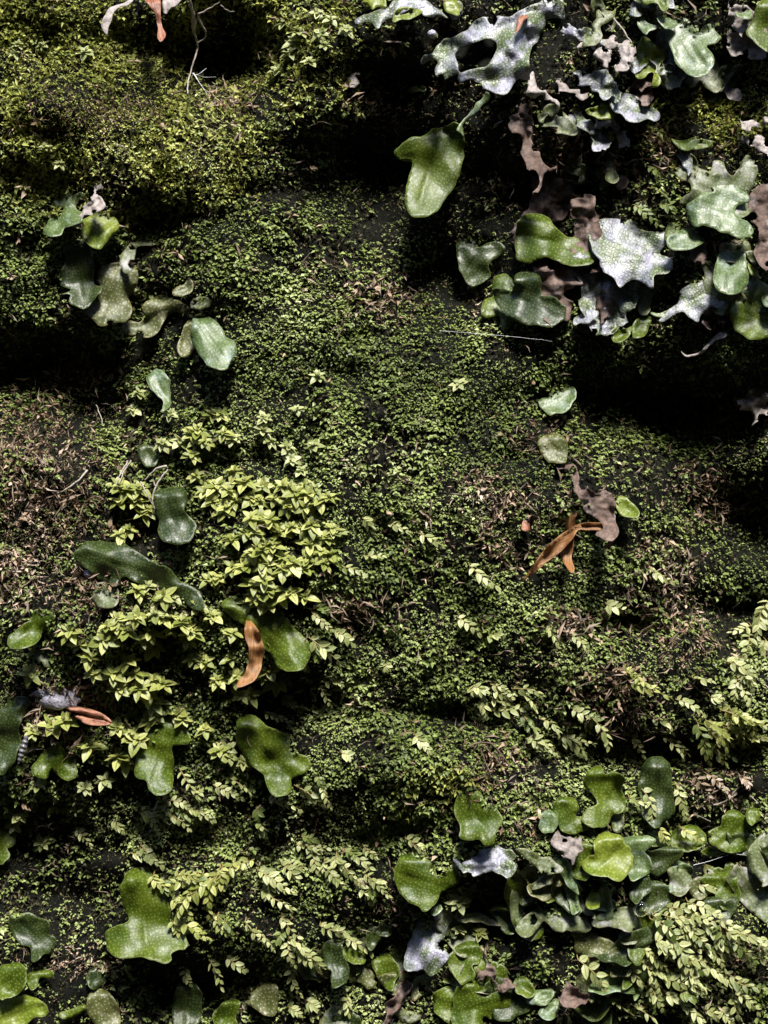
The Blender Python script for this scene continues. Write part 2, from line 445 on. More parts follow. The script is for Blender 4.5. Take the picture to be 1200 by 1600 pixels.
def dens_carpet(x, y):
    w = 1 - 0.9 * w_feather(x, y) - 0.7 * w_litter(x, y) - 0.75 * w_hollow(x, y)
    w = w * (0.25 + 0.95 * np.clip(1.2 * vnoise(x, y, 62, 41, 36) + 0.6 + 0.7 * vnoise(x, y, 22, 42), 0, 1))
    w = w * (1 - 0.92 * np.clip(1.3 * gau(x, y, 790, 150, 270, 230), 0, 1)) * (1 - 0.6 * gau(x, y, 960, 400, 220, 120)) * (1 - 0.4 * soft(y, 1290, 1400)) * (1 - 0.5 * gau(x, y, 110, 1400, 190, 170))
    return np.clip(w, 0.10, 1)
def dens_feather(x, y):
    return np.clip(1.1 * w_feather(x, y) * (0.5 + 0.7 * np.clip(vnoise(x, y, 40, 51) + 0.5, 0, 1)) * (1 - 0.8 * w_hollow(x, y)), 0, 1)
def dens_litter(x, y):
    return np.clip((0.85 - 0.3 * soft(x, 500, 620)) * w_litter(x, y) ** 1.1 + 0.018, 0, 1) * (1 - 0.5 * w_hollow(x, y))
# ------------------------------------------------------------------ outlines -> curled, thick lobes
TILE = {c: (400 * (i % 3), 400 * (i // 3)) for i, c in enumerate('ABCDEFGHIJKL')}
def outline(txt):
    key, *pts = txt.split()
    P = np.array([[float(v) for v in p.split(',')] for p in pts])
    if key != 'P':
        P = np.array(TILE[key]) + P / 3.0
    return P

def smooth_loop(P, step=4.0, jag=0.0, seed=0):
    n, out = len(P), []
    for i in range(n):
        p0, p1, p2, p3 = P[i - 1], P[i], P[(i + 1) % n], P[(i + 2) % n]
        k = max(1, int(round(np.linalg.norm(p2 - p1) / step)))
        for j in range(k):
            t = j / k
            out.append(0.5 * (2 * p1 + (p2 - p0) * t + (2 * p0 - 5 * p1 + 4 * p2 - p3) * t * t + (3 * p1 - p0 - 3 * p2 + p3) * t ** 3))
    Q = np.array(out)
    if jag:
        Q = Q + np.stack([vnoise(Q[:, 0], Q[:, 1], 7, 61 + seed % 5), vnoise(Q[:, 0], Q[:, 1], 7, 71 + seed % 5)], -1) * jag
        Q = Q + np.stack([vnoise(Q[:, 0], Q[:, 1], 18, 63 + seed % 5), vnoise(Q[:, 0], Q[:, 1], 18, 73 + seed % 5)], -1) * min(1.6 + jag, 3.0)
        Q = Q + np.stack([vnoise(Q[:, 0], Q[:, 1], 10, 67 + seed % 5), vnoise(Q[:, 0], Q[:, 1], 10, 77 + seed % 5)], -1) * 1.2
    return Q

def inside(x, y, Q):
    r = np.zeros(len(x), bool)
    x0, y0 = Q[:, 0], Q[:, 1]; x1, y1 = np.roll(x0, -1), np.roll(y0, -1)
    for a, b, c, e in zip(x0, y0, x1, y1):
        if b != e:
            r ^= ((b > y) != (e > y)) & (x < (c - a) * (y - b) / (e - b) + a)
    return r

def edge_dist(x, y, Q):
    d = np.full(len(x), 1e9)
    A, B = Q, np.roll(Q, -1, 0)
    for a, b in zip(A, B):
        ab = b - a; l = (ab @ ab) or 1e-9
        t = np.clip(((x - a[0]) * ab[0] + (y - a[1]) * ab[1]) / l, 0, 1)
        d = np.minimum(d, np.hypot(x - a[0] - t * ab[0], y - a[1] - t * ab[1]))
    return d

lobe_no = 0
FOOT = []
def lobe_mesh(txt, mat, lift=8, hang=26, curl=1, ruf=5.5, wave=36, thick=1.3, jag=1.0, tip=10, hole=None, dome=0, rough_edge=0, step=4.2, clear=8.0, fold=0.0, lean=None, tipk=0.20, rib=2.6, crease=0.0):
    """a lobe with the outline TXT: hangs out of the rock towards its lower end, margin curled, surface ruffled"""
    global lobe_no
    lobe_no += 1; sd = lobe_no
    if lean is None:
        lean = {'l': -0.34, 'b': -0.26, 'm': -0.24, 't': -0.2, 'n': -0.12, 'y': -0.12, 'g': 0.03, 'd': 0.10, 'o': 0.02}.get(mat, 0.0) + random.uniform(-0.06, 0.06)
    lift *= 0.62
    Q = smooth_loop(outline(txt), 4.0, jag + rough_edge, sd)
    lo, hi = Q.min(0), Q.max(0)
    xs, ys = np.arange(lo[0], hi[0], step), np.arange(lo[1], hi[1], step * 0.9)
    X, Y = np.meshgrid(xs, ys); X[1::2] += step / 2; X, Y = X.ravel(), Y.ravel()
    loops = [Q] + ([smooth_loop(outline(hole), 4.0, jag, sd)] if hole else [])
    k = inside(X, Y, Q)
    X, Y = X[k], Y[k]
    ed = np.min([edge_dist(X, Y, q) for q in loops], 0)
    k = ed > step * 0.55
    if hole: k &= ~inside(X, Y, loops[1])
    pts = np.concatenate(loops + [np.stack([X[k], Y[k]], -1)])
    edges, o, faces = [], 0, []
    for q in loops:
        n = len(q); edges += [(o + i, o + (i + 1) % n) for i in range(n)]; faces.append(list(range(o, o + n))); o += n
    r = delaunay_2d_cdt([Vector(p) for p in pts.tolist()], edges, [], 0, 1e-4)
    v = np.array([tuple(p) for p in r[0]]); f = np.array([t for t in r[2] if len(t) == 3])
    cen = v[f].mean(1)
    k = inside(cen[:, 0], cen[:, 1], Q)
    if hole: k &= ~inside(cen[:, 0], cen[:, 1], loops[1])
    nb = {'l': 2, 't': 5, 'n': 5, 'm': 2, 'o': 1}.get(mat, 0)
    peri = np.hypot(*(np.roll(Q, -1, 0) - Q).T).sum()
    area = abs((Q[:, 0] * np.roll(Q[:, 1], -1) - np.roll(Q[:, 0], -1) * Q[:, 1]).sum()) / 2
    if nb and len(Q) > 24 and 2 * area / peri > 11:
        g = np.random.default_rng(900 + sd)
        for i in range(nb):
            c0 = Q[g.integers(len(Q))] + g.normal(0, 5, 2); rr = g.uniform(3, 8.5)
            k &= np.hypot(cen[:, 0] - c0[0], (cen[:, 1] - c0[1]) * g.uniform(0.5, 1.4)) > rr
    f = f[k]
    used = np.unique(f); remap = -np.ones(len(v), int); remap[used] = np.arange(len(used)); v = v[used]; f = remap[f]
    x, y = v[:, 0], v[:, 1]
    ed = np.min([edge_dist(x, y, q) for q in loops], 0)
    size = max(hi[1] - lo[1], 20); wid = min(hi - lo)
    FOOT.append(Q)
    wall = samp(HG, x, y)
    d0 = np.percentile(samp(HB, x, y) * 0.5 + wall * 0.5, 70) + lift
    cxy = np.stack([x - x.mean(), y - y.mean()], -1)
    ew, ev = np.linalg.eigh(cxy.T @ cxy)
    pu, pv = cxy @ ev[:, 1], cxy @ ev[:, 0]
    t = (y - lo[1]) / size
    inner = np.clip(ed / (0.36 * wid), 0, 1)
    inner = inner * (2 - inner)
    e2 = (1 - np.clip(ed / 9.0, 0, 1)) ** 2
    att = np.clip(1 - t / 0.16, 0, 1) ** 1.5                      # the attached upper end sinks into the moss
    up = np.clip(t / 0.58, 0, 1); dn = np.clip((t - 0.5) / 0.5, 0, 1)
    kk = 1.0 if hang > 0 else 0.0
    prof = kk * size * (lean * (1 - up) + tipk * dn ** 1.7)
    d = d0 + 0.25 * hang * t + prof + max(-lean, 0) * size * 0.35 + 0.5 * tip * dn ** 2.5 + curl * e2 + (dome + 0.03 * wid) * (inner - 0.6) - att * (lift * 0.8 + 4 + max(lean, 0) * size) * kk
    big = 1.0 + wid / 90.0
    d = d + big * ruf * vnoise(x, y, wave, 81 + sd % 7) + 0.4 * ruf * vnoise(x, y, wave * 0.45, 91 + sd % 7) + ruf * 2.2 * (1 - inner) * vnoise(x, y, 24, 101 + sd % 5)
    bend = pv + 6 * vnoise(pu, pu * 0, 40, 111 + sd % 5)
    d = d - rib * np.exp(-(bend / 3.5) ** 2) * inner
    if crease: d = d + crease * (np.abs(vnoise(x, y, 20, 121 + sd % 5)) + 0.6 * np.abs(vnoise(x, y, 10, 131 + sd % 5)))
    if fold: d = d + fold * np.abs(x - x.mean()) / wid
    lowest = wall + clear
    k = 4.0                                                      # soft maximum: drapes over bumps
    d = lowest + k * np.logaddexp(0, (d - lowest) / k)
    V0 = W(x, y, d)
    # thickness along vertex normals
    fn = np.cross(V0[f[:, 1]] - V0[f[:, 0]], V0[f[:, 2]] - V0[f[:, 0]])
    flip = fn[:, 1].sum() > 0
    if flip: f = f[:, ::-1]; fn = -fn
    vn = np.zeros_like(V0)
    for i in range(3): np.add.at(vn, f[:, i], fn)
    vn = nrm(vn)
    th = thick * (0.35 + 0.65 * np.clip(ed / 8, 0, 1))
    V1 = V0 - vn * (th * S)[:, None]
    n = len(V0)
    e = np.concatenate([f[:, [0, 1]], f[:, [1, 2]], f[:, [2, 0]]])
    es = set(map(tuple, e.tolist()))
    bd = np.array([p for p in es if (p[1], p[0]) not in es])
    sidef = np.concatenate([np.stack([bd[:, 1], bd[:, 0], bd[:, 0] + n], -1), np.stack([bd[:, 1], bd[:, 0] + n, bd[:, 1] + n], -1)])
    F = np.concatenate([f, f[:, ::-1] + n, sidef])
    V = np.concatenate([V0, V1])
    base = np.array(W(np.array([x.mean()]), np.array([lo[1]]), np.array([float(d[np.argmin(y)])]))[0])
    uv = np.stack([pu, pv], -1) / 100.0 + sd * 0.37
    me = np_mesh('lobe', V - base, F, uv=np.concatenate([uv, uv]), mat=M[mat])
    a = me.attributes.new('edge', 'FLOAT', 'POINT')
    a.data.foreach_set('value', np.tile(np.clip(ed / 8.0, 0, 1), 2).astype(np.float32))
    return me, base

def plant(name, label, cat, lobes, part='lobe', group=None):
    """lobes: list of (material, outline, options); one lobe -> one mesh, several -> an empty with lobes"""
    if len(lobes) == 1:
        mt, tx, op = lobes[0]
        me, b = lobe_mesh(tx, mt, **op)
        o = add(name, me, label=label, category=cat, group=group); o.location = b
        return o
    made = [lobe_mesh(tx, mt, **op) for mt, tx, op in lobes]
    root = add(name, None, label=label, category=cat, group=group)
    root.empty_display_size = 0.005
    root.location = made[0][1]
    for me, b in made:
        c = add(part, me, root); c.location = b - made[0][1]
    return root

drag = dict(jag=1.4, rough_edge=3.6, ruf=6, wave=26, thick=0.9, crease=8, step=3.0, rib=0)      # ragged dead tissue
def R(**k): a = dict(drag); a.update(k); return a

def fill_behind(lobes, mats, n):
    """older overlapping lobes under a plant, so that neighbours run into one mat"""
    out = list(lobes)
    P0 = np.concatenate([outline(l[1]) for l in lobes]); c = (P0.min(0) + P0.max(0)) / 2; ext = (P0.max(0) - P0.min(0)).max()
    for i in range(n):
        P = outline(lobes[i % len(lobes)][1]); q = P - P.mean(0)
        a = random.uniform(0.6, 5.6); m = np.array([[math.cos(a), -math.sin(a)], [math.sin(a), math.cos(a)]])
        b = random.uniform(0, 6.28)
        q = (q * random.uniform(0.65, 1.05)) @ m.T + c + np.array([math.cos(b), math.sin(b)]) * 0.42 * ext
        mt = random.choice(mats)
        op = R(lift=6, lean=0.05, tipk=0.15) if mt in 'ntl' else dict(lift=5, lean=0.05, tipk=0.15)
        out.append((mt, 'P ' + ' '.join('%.1f,%.1f' % tuple(v) for v in q), op))
    return tuple(out)
def lw(label, *lobes):
    P0 = np.concatenate([outline(l[1]) for l in lobes]); c = P0.mean(0)
    if any('hole' in l[2] for l in lobes) or label.split()[0] in ('pair', 'chain', 'two', 'tiny', 'row', 'thin'): pass
    elif c[0] > 680 and c[1] < 180: lobes = fill_behind(lobes, 'lmltn', 3)
    elif c[0] > 780 and c[1] < 520: lobes = fill_behind(lobes, 'lmgnb', 2)
    elif c[0] > 690 and c[1] > 1300: lobes = fill_behind(lobes, 'gmobd', 3)
    elif c[0] > 480 and c[1] > 1400: lobes = fill_behind(lobes, 'gdom', 2)
    return plant('liverwort', label, 'liverwort', lobes)
LW = lw
DEAD = lambda label, *lobes: plant('withered_thallus', label, 'dead liverwort', lobes)
LEAF = lambda label, *lobes: plant('bud_scale', label, 'bud scale', [(a, b, dict(c, lift=c.get('lift', 8) * 1.7, rib=0)) for a, b, c in lobes], part='flap')

# --- upper left
LW('small pale blue-green liverwort with forked lobes under the mossy ledge', ('b', 'A 290,870 310,880 340,910 385,900 392,925 360,945 365,980 400,1000 380,1040 340,1055 300,1060 290,1095 240,1110 210,1095 215,1060 235,1020 280,1015 300,985 260,970 245,935 290,925', dict(lift=22)))
DEAD('small grey-lilac withered stalk above the bright green lobe', ('t', 'A 430,870 470,865 485,920 490,980 450,1000 400,1030 370,1000 380,965 420,960 435,920', R(lift=24)))
LW('bright green curled liverwort lobe beneath the grey withered stalk', ('y', 'A 400,1060 380,1040 420,1020 480,990 520,1000 548,1040 555,1080 520,1110 490,1150 470,1170 430,1150 390,1120 360,1100', dict(lift=34, hang=30)))
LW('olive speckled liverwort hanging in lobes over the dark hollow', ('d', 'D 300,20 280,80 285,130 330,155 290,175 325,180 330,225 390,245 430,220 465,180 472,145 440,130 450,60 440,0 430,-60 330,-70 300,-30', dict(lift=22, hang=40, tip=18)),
   ('o', 'D 470,60 530,30 600,30 645,60 650,110 630,170 600,200 620,240 600,300 560,310 490,325 430,290 380,250 420,230 465,190 475,140 455,100', dict(lift=26, hang=26, ruf=6)),
   ('o', 'D 665,240 710,200 760,180 800,195 850,210 890,240 870,280 820,270 770,300 745,355 690,375 600,370 560,340 600,300 650,310 690,290', dict(lift=24, hang=30)),
   ('m', 'A 600,1150 640,1135 700,1125 735,1140 690,1150 650,1160 640,1195 620,1260 590,1290 560,1240 570,1190', dict(lift=26)),
   ('o', 'D 810,160 850,135 885,108 900,135 890,170 850,190 815,185', dict(lift=18)), ('m', 'D 900,215 930,190 975,195 980,235 940,262 905,250', dict(lift=16)))
LW('pale-tipped green liverwort pair hanging at the end of the olive row', ('o', 'D 900,300 905,350 895,400 915,440 880,465 845,465 825,430 850,380 870,320', dict(lift=20, hang=26)),
   ('b', 'D 910,290 950,280 1000,290 1040,340 1060,380 1105,405 1108,465 1080,500 1070,525 1030,533 980,520 950,490 925,445 900,400 897,350', dict(lift=30, hang=40, tip=16)))
LW('small blue-green liverwort hanging alone in the dark hollow', ('b', 'D 690,560 720,535 765,530 785,560 795,600 790,650 800,690 770,725 745,730 765,690 740,650 700,620 682,590', dict(lift=22)))
LW('tiny green liverwort above the loop of dry rootlets', ('d', 'D 650,900 690,880 740,910 745,950 725,990 680,988 660,960', dict(lift=14)))
LW('dark green liverwort hanging beside the lime moss clump', ('d', 'P 240,770 260,765 285,760 293,780 290,800 303,815 302,840 285,851 262,850 250,838 245,815 240,790', dict(lift=16, hang=40, tip=16)))
# --- upper middle and right
LW('large dark green liverwort tongue hanging from a thin stalk over black hollow', ('g', 'B 970,600 975,660 975,720 960,800 930,870 900,920 860,980 815,1012 770,1020 725,1005 700,960 700,900 715,830 735,770 700,755 655,735 642,710 665,685 710,660 740,640 790,630 840,605 880,590 930,575', dict(lift=70, hang=44, tip=22, ruf=3, thick=3)),
   ('b', 'B 930,610 945,590 990,555 1030,500 1050,460 1075,430 1095,450 1060,500 1030,540 985,580 965,600 970,640 955,625', dict(lift=50, hang=-20, tip=0)))
LW('big lilac-grey liverwort with a round hole torn through it', ('l', 'B 770,300 790,265 830,255 850,215 890,180 940,165 980,145 1010,110 1060,85 1120,80 1180,85 1200,75 1280,20 1330,0 1400,-20 1440,0 1450,90 1420,90 1360,95 1350,130 1330,180 1300,220 1280,300 1285,370 1240,370 1210,390 1180,440 1130,440 1080,420 1060,390 1010,375 960,390 940,380 950,350 930,360 870,380 845,340 850,290 820,285 790,305',
   dict(lift=26, hang=40, ruf=7, tip=4, wave=30, hole='B 935,265 960,225 1010,205 1060,180 1120,185 1130,220 1110,280 1070,315 1010,320 960,345 945,310')))
LW('pale ragged liverwort along the top edge with a bright green fold', ('l', 'B 465,95 500,70 560,50 620,35 640,10 700,-20 780,-10 830,20 890,70 900,80 840,72 800,75 770,55 730,40 690,60 650,105 625,90 590,110 570,140 545,110 500,105 470,115', dict(lift=34, ruf=6)),
   ('y', 'B 640,95 665,45 705,20 745,35 785,50 740,80 690,90 655,105', dict(lift=44)))
LW('small round green liverwort at the top beside the holed grey one', ('y', 'B 880,30 895,0 930,-5 950,25 945,60 915,70 885,58', dict(lift=30)))
LW('yellow-green liverwort scrap at the very top above the ragged pale edge', ('y', 'B 490,20 520,-10 580,-20 610,5 605,40 565,30 540,48 515,25', dict(lift=30)))
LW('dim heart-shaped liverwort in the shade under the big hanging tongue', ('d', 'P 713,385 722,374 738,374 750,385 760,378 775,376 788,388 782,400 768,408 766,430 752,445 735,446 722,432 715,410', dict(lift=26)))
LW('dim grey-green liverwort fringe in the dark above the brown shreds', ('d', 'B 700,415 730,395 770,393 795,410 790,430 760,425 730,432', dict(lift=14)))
LW('grey leaf-like liverwort beside the holed grey one', ('m', 'C 400,50 470,50 475,80 440,110 415,130 420,170 390,200 345,225 325,230 340,170 370,120 395,90', dict(lift=30)))
DEAD('beige withered liverwort folded above the grey-lilac scalloped one', ('t', 'C 560,195 590,230 580,260 540,290 545,320 510,335 490,320 500,280 460,300 435,325 420,300 380,270 410,240 470,215 510,210', R(lift=30)))
LW('yellow-green ruffled liverwort beside the beige withered fold', ('y', 'C 600,180 640,185 680,210 710,240 715,280 690,310 680,350 695,390 670,410 650,400 660,350 640,340 620,370 585,360 590,300 585,250', dict(lift=26, ruf=7, wave=20)))
LW('green liverwort strip cut by the top edge above small pale pair', ('g', 'C 600,-20 720,-20 740,40 710,55 690,25 650,20 615,30', dict(lift=30)))
LW('pair of small pale green liverwort lobes beside the big heart', ('b', 'C 685,75 720,70 745,95 778,120 750,140 710,135 690,110', dict(lift=34)), ('b', 'C 590,80 640,110 690,120 690,135 640,145 625,160 590,130', dict(lift=30)))
LW('big heart-shaped blue-green liverwort hanging near the top', ('b', 'C 870,150 900,115 935,115 950,145 978,165 960,195 920,210 940,240 950,290 930,330 890,360 840,350 790,320 760,270 740,210 730,150 740,90 790,80 840,110', dict(lift=40, hang=46, tip=18, ruf=3)))
LW('green liverwort with scalloped pale tip cut by upper photo edge', ('g', 'C 1130,60 1160,20 1200,-10 1280,0 1300,180 1250,250 1200,240 1150,215 1115,180 1100,150 1120,100', dict(lift=34, hang=36)))
LW('thin green bracket-like liverwort beside the one with scalloped tip', ('b', 'C 1050,55 1090,60 1115,40 1130,65 1110,88 1070,85', dict(lift=24)))
LW('dark liverwort in shade with only its rim lit below big heart', ('d', 'C 960,440 990,410 1030,370 1070,320 1075,300 1040,285 1000,300 960,360 945,410', dict(lift=20)))
LW('grey-lilac scalloped liverwort with a yellow-green side lobe', ('l', 'C 490,405 500,440 560,440 600,470 600,500 650,500 690,530 690,560 660,575 640,560 580,575 545,570 520,545 490,530 470,520 450,480 450,450', dict(lift=26)),
   ('y', 'C 470,545 430,555 390,550 350,510 400,490 430,480 470,500 490,525', dict(lift=32)))
DEAD('ragged grey withered flake below the leaf-like grey liverwort', ('t', 'C 200,380 235,365 245,400 290,405 320,425 360,460 330,465 300,450 250,445 220,450 215,410', R(lift=26)))
DEAD('narrow grey withered strip linking the holed liverwort to the shreds', ('t', 'C 95,345 130,400 160,440 220,475 200,495 165,470 130,440 105,470 80,460 75,410', R(lift=24)))
DEAD('long brown-grey withered strip hanging beside the big green tongue', ('n', 'C -10,560 40,500 75,490 85,560 100,600 90,640 110,700 140,760 215,790 220,800 170,800 150,820 140,880 100,920 125,870 120,830 70,800 45,740 30,690 40,640 0,620', R(lift=34)))
LW('ragged green scrap of liverwort among lilac withered flakes', ('m', 'C 135,570 170,525 200,540 230,530 270,545 300,580 305,620 260,632 205,630 210,600 170,590 140,595', dict(lift=30)))
DEAD('lilac withered flake beside the ragged green scrap', ('l', 'C 295,500 340,510 355,550 385,595 350,615 310,590 290,550', R(lift=28)))
DEAD('square lilac withered flake below the grey-lilac scalloped liverwort', ('l', 'C 365,620 420,615 465,640 470,685 440,712 400,710 375,690 385,650', R(lift=30)))
DEAD('triangular grey withered flake under the scalloped liverwort', ('t', 'C 445,590 500,595 530,625 560,655 545,680 495,685 480,650 490,615', R(lift=26)))
LW('small grey-green hooked liverwort at the bottom of the withered flakes', ('m', 'C 400,745 430,720 490,710 492,740 470,770 485,800 500,840 470,855 440,825 445,780 415,765', dict(lift=30)))
LW('dim green liverwort edge in the dark below the withered flakes', ('d', 'C 275,830 290,790 320,770 360,790 350,850 300,870', dict(lift=16)))
LW('wavy narrow green liverwort under the yellowish mossy slope', ('g', 'C 745,650 790,655 860,640 870,660 935,655 925,685 860,700 810,702 770,685', dict(lift=26)))
DEAD('pinkish withered flakes above the pale blue three-lobed liverwort', ('t', 'C 1060,570 1110,558 1170,575 1200,545 1260,560 1240,600 1180,590 1130,600 1080,592', R(lift=20)), ('t', 'C 1070,640 1130,625 1200,660 1260,700 1230,735 1150,700 1110,690', R(lift=24)))
LW('pale blue-green three-lobed liverwort in full sun', ('b', 'C 930,870 990,850 1030,850 1070,890 1112,915 1100,945 1050,970 1040,1000 1070,1025 1110,1045 1130,1080 1100,1110 1050,1118 1000,1095 960,1075 900,1060 850,1065 825,1020 820,970 850,945 900,905 945,890', dict(lift=32, ruf=5)))
DEAD('brown ragged withered sheet beside the three-lobed pale liverwort', ('n', 'C 1110,960 1140,900 1190,860 1260,880 1280,1200 1200,1260 1140,1220 1130,1150 1160,1080 1130,1010', R(lift=16, hang=10)))
LW('long green liverwort with scalloped lower rim over dark hollow', ('g', 'P 806,362 812,345 828,335 850,338 868,355 885,368 905,372 922,385 930,405 915,416 895,416 872,408 850,402 825,412 810,405 806,385', dict(lift=34, hang=44, tip=14)))
LW('broad lilac-grey liverwort with toothed lower edge and green blotches', ('l', 'P 920,350 950,340 985,345 1005,360 1040,365 1048,378 1030,395 1050,405 1045,425 1022,432 1018,450 1000,440 985,440 968,450 960,435 940,425 935,405 922,385', dict(lift=28, hang=36, ruf=6)))
LW('small pale green liverwort between the lilac-grey and three-lobed ones', ('b', 'C 720,1130 760,1095 820,1075 850,1095 900,1120 880,1150 830,1170 780,1180 735,1165', dict(lift=40)))
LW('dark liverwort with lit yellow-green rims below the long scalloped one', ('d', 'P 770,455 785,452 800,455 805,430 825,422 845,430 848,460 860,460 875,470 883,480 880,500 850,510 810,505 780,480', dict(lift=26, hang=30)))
DEAD('brown and lilac withered leaf under the toothed lilac-grey liverwort', ('l', 'F 300,315 330,265 390,245 395,285 350,315', R(lift=30)), ('n', 'F 380,240 400,190 435,165 430,200 470,210 515,255 470,270 430,310 415,300 400,260', R(lift=28)))
LW('two small green liverwort cups at the lip of the dark hollow', ('g', 'F 470,345 500,320 530,340 555,320 560,350 530,390 490,405 465,385', dict(lift=40)), ('g', 'F 560,365 570,315 600,290 650,285 655,320 630,365 590,385 562,378', dict(lift=44)))
LW('sloping lilac-grey liverwort withering to brown at its lower edge', ('l', 'F 690,300 735,250 780,210 790,160 850,125 950,95 990,150 1000,200 975,250 930,240 890,280 880,310 840,290 800,265 750,280 710,305', dict(lift=26, ruf=7)), ('b', 'F 655,265 700,265 750,245 760,255 720,280 670,280', dict(lift=30)),
   ('n', 'F 890,285 930,245 985,250 1000,300 985,330 940,335 900,325', R(lift=16)))
LW('round pale green liverwort above the larger green one', ('b', 'F 965,20 985,-20 1040,-40 1090,-20 1100,30 1110,90 1095,150 1050,180 1000,175 955,140 952,80', dict(lift=42, hang=34)), ('y', 'F 1100,40 1130,30 1165,90 1170,105 1120,90 1105,70', dict(lift=36)))
LW('large green liverwort fan cut by the photo edge below pale round one', ('g', 'F 1030,230 1060,190 1130,190 1170,240 1200,250 1260,300 1220,370 1180,390 1110,388 1060,355 1040,340 1025,290', dict(lift=34, hang=36)), ('b', 'F 1170,190 1210,165 1250,190 1240,235 1190,235', dict(lift=40)))
DEAD('pale curled dry strip hanging like a hook over dark rock', ('t', 'F 795,440 830,462 880,448 930,400 970,350 1000,345 1010,370 960,390 930,425 880,465 835,475 810,462', R(lift=34, jag=0.6, rough_edge=0.6)))
DEAD('pale tan dry scrap jutting from the dark edge', ('t', 'F 1030,670 1080,665 1120,630 1180,600 1230,650 1200,700 1190,750 1150,775 1135,800 1125,760 1095,720 1070,700 1040,685', R(lift=60, ruf=12, wave=14)))
# --- middle right
LW('small blue-green liverwort on the mossy slope above its fuzzy neighbour', ('b', 'F 130,680 160,650 190,625 230,620 260,605 295,630 298,665 275,720 240,742 200,740 170,745 150,720 130,705', dict(lift=18)))
LW('small round olive liverwort above the pinkish withered leaf', ('o', 'F 125,880 170,840 225,835 245,860 262,910 255,960 220,972 180,965 145,930', dict(lift=18)))
DEAD('pinkish-brown withered leaf hanging beside the orange papery scale', ('n', 'F 190,985 240,975 290,990 320,1030 350,1070 390,1110 440,1100 475,1130 490,1170 480,1220 500,1290 470,1330 440,1330 400,1310 390,1290 430,1270 380,1220 340,1200 330,1170 360,1150 310,1130 280,1090 285,1050 250,1000', R(lift=20, rough_edge=0.8, ruf=8)))
LW('tiny pale green liverwort tip beside the pinkish withered leaf', ('y', 'F 490,1170 510,1120 560,1140 600,1200 580,1230 530,1220 500,1200', dict(lift=16)))
LEAF('large orange papery bud scale bent like a boomerang with crossing flap',
     ('r', 'I 50,325 100,250 150,180 200,130 260,85 320,55 400,50 460,65 488,90 485,125 455,165 432,175 455,130 450,95 400,85 350,85 310,85 280,130 230,185 170,230 110,280', dict(lift=34, hang=-26, tip=0, ruf=4, jag=0, thick=1.2, curl=9)),
     ('r', 'I 265,10 278,-25 298,10 300,50 290,130 285,200 290,270 275,290 255,260 225,215 220,190 260,130 250,70', dict(lift=20, hang=10, jag=0.3, thick=1.2, curl=6)))
LEAF('tiny red-brown bud scale beside the orange papery one', ('p', 'I 45,80 50,45 65,28 82,50 86,85 65,90', dict(lift=14, jag=0, thick=1.4)))
# --- left middle
LW('long dark leathery liverwort band lying between moss clumps', ('d', 'G 350,190 400,150 470,140 540,140 600,150 660,190 720,230 790,270 850,320 910,350 950,400 960,450 900,455 850,400 800,375 730,365 680,345 620,330 595,310 560,320 540,355 490,320 440,290 380,250', dict(lift=18, hang=36, ruf=5, tip=4)))
LW('dim grey liverwort lobe under the dark leathery band', ('m', 'G 425,360 460,325 520,330 560,380 545,440 490,455 440,430', dict(lift=4)))
LW('green two-lobed liverwort beside the brown dead moss', ('g', 'G 35,610 60,570 110,530 140,515 135,480 170,450 220,460 255,490 240,530 200,560 190,590 140,620 80,640 45,630', dict(lift=16)))
LW('small grey-blue liverwort below the green two-lobed one', ('m', 'G 115,670 160,650 240,650 265,690 230,730 180,720 150,690', dict(lift=10)))
LW('glossy dark green liverwort at the edge beside the grey shell', ('d', 'G 0,930 40,890 90,870 140,880 130,930 100,990 80,1040 90,1090 60,1180 20,1230 -40,1200 -60,1000', dict(lift=14)))
LW('green bilobed liverwort with pale top under the pink bud scale', ('g', 'G 210,1110 260,1090 300,1110 330,1160 360,1200 350,1240 300,1255 265,1225 245,1205 230,1235 200,1250 160,1230 150,1190 180,1150', dict(lift=22)))
LW('dark green liverwort tongue between star moss and hanging moss fronds', ('g', 'G 640,1090 660,1070 700,1040 740,1000 800,985 860,1000 895,1050 880,1085 830,1090 805,1100 815,1180 820,1270 800,1310 740,1330 700,1310 685,1260 640,1240 635,1170', dict(lift=18, hang=40, tip=16)))
LW('green liverwort with three rounded lobes below the orange dry scale', ('g', 'P 368,1140 375,1120 395,1118 420,1135 450,1150 455,1175 480,1182 487,1195 475,1208 455,1215 458,1235 440,1245 425,1240 415,1220 400,1200 380,1180 370,1160', dict(lift=22, hang=40, tip=14)))
LW('glossy green liverwort tongue behind the upright orange dry scale', ('g', 'P 347,945 365,932 400,945 430,955 450,968 462,985 480,1003 485,1025 475,1043 455,1048 435,1040 425,1025 415,1015 405,1020 395,1000 380,975 355,960', dict(lift=26, hang=34, tip=12)))
LEAF('upright twisted orange papery bud scale in front of glossy green tongue', ('r', 'P 385,963 393,970 402,980 410,1000 412,1020 408,1040 400,1060 385,1070 370,1072 380,1055 388,1035 388,1015 382,990', dict(lift=44, hang=10, jag=0.3, thick=1.2, curl=8, ruf=5, wave=16)))
LEAF('slim pink pointed bud scale lying beside the lavender stone', ('p', 'G 320,915 380,912 440,928 500,958 522,985 480,975 430,962 380,945 340,935', dict(lift=34, hang=6, jag=0, thick=3, curl=-2)), ('p', 'G 345,945 400,960 460,975 522,988 500,998 430,998 385,985', dict(lift=28, hang=6, jag=0, thick=3, curl=-2)))
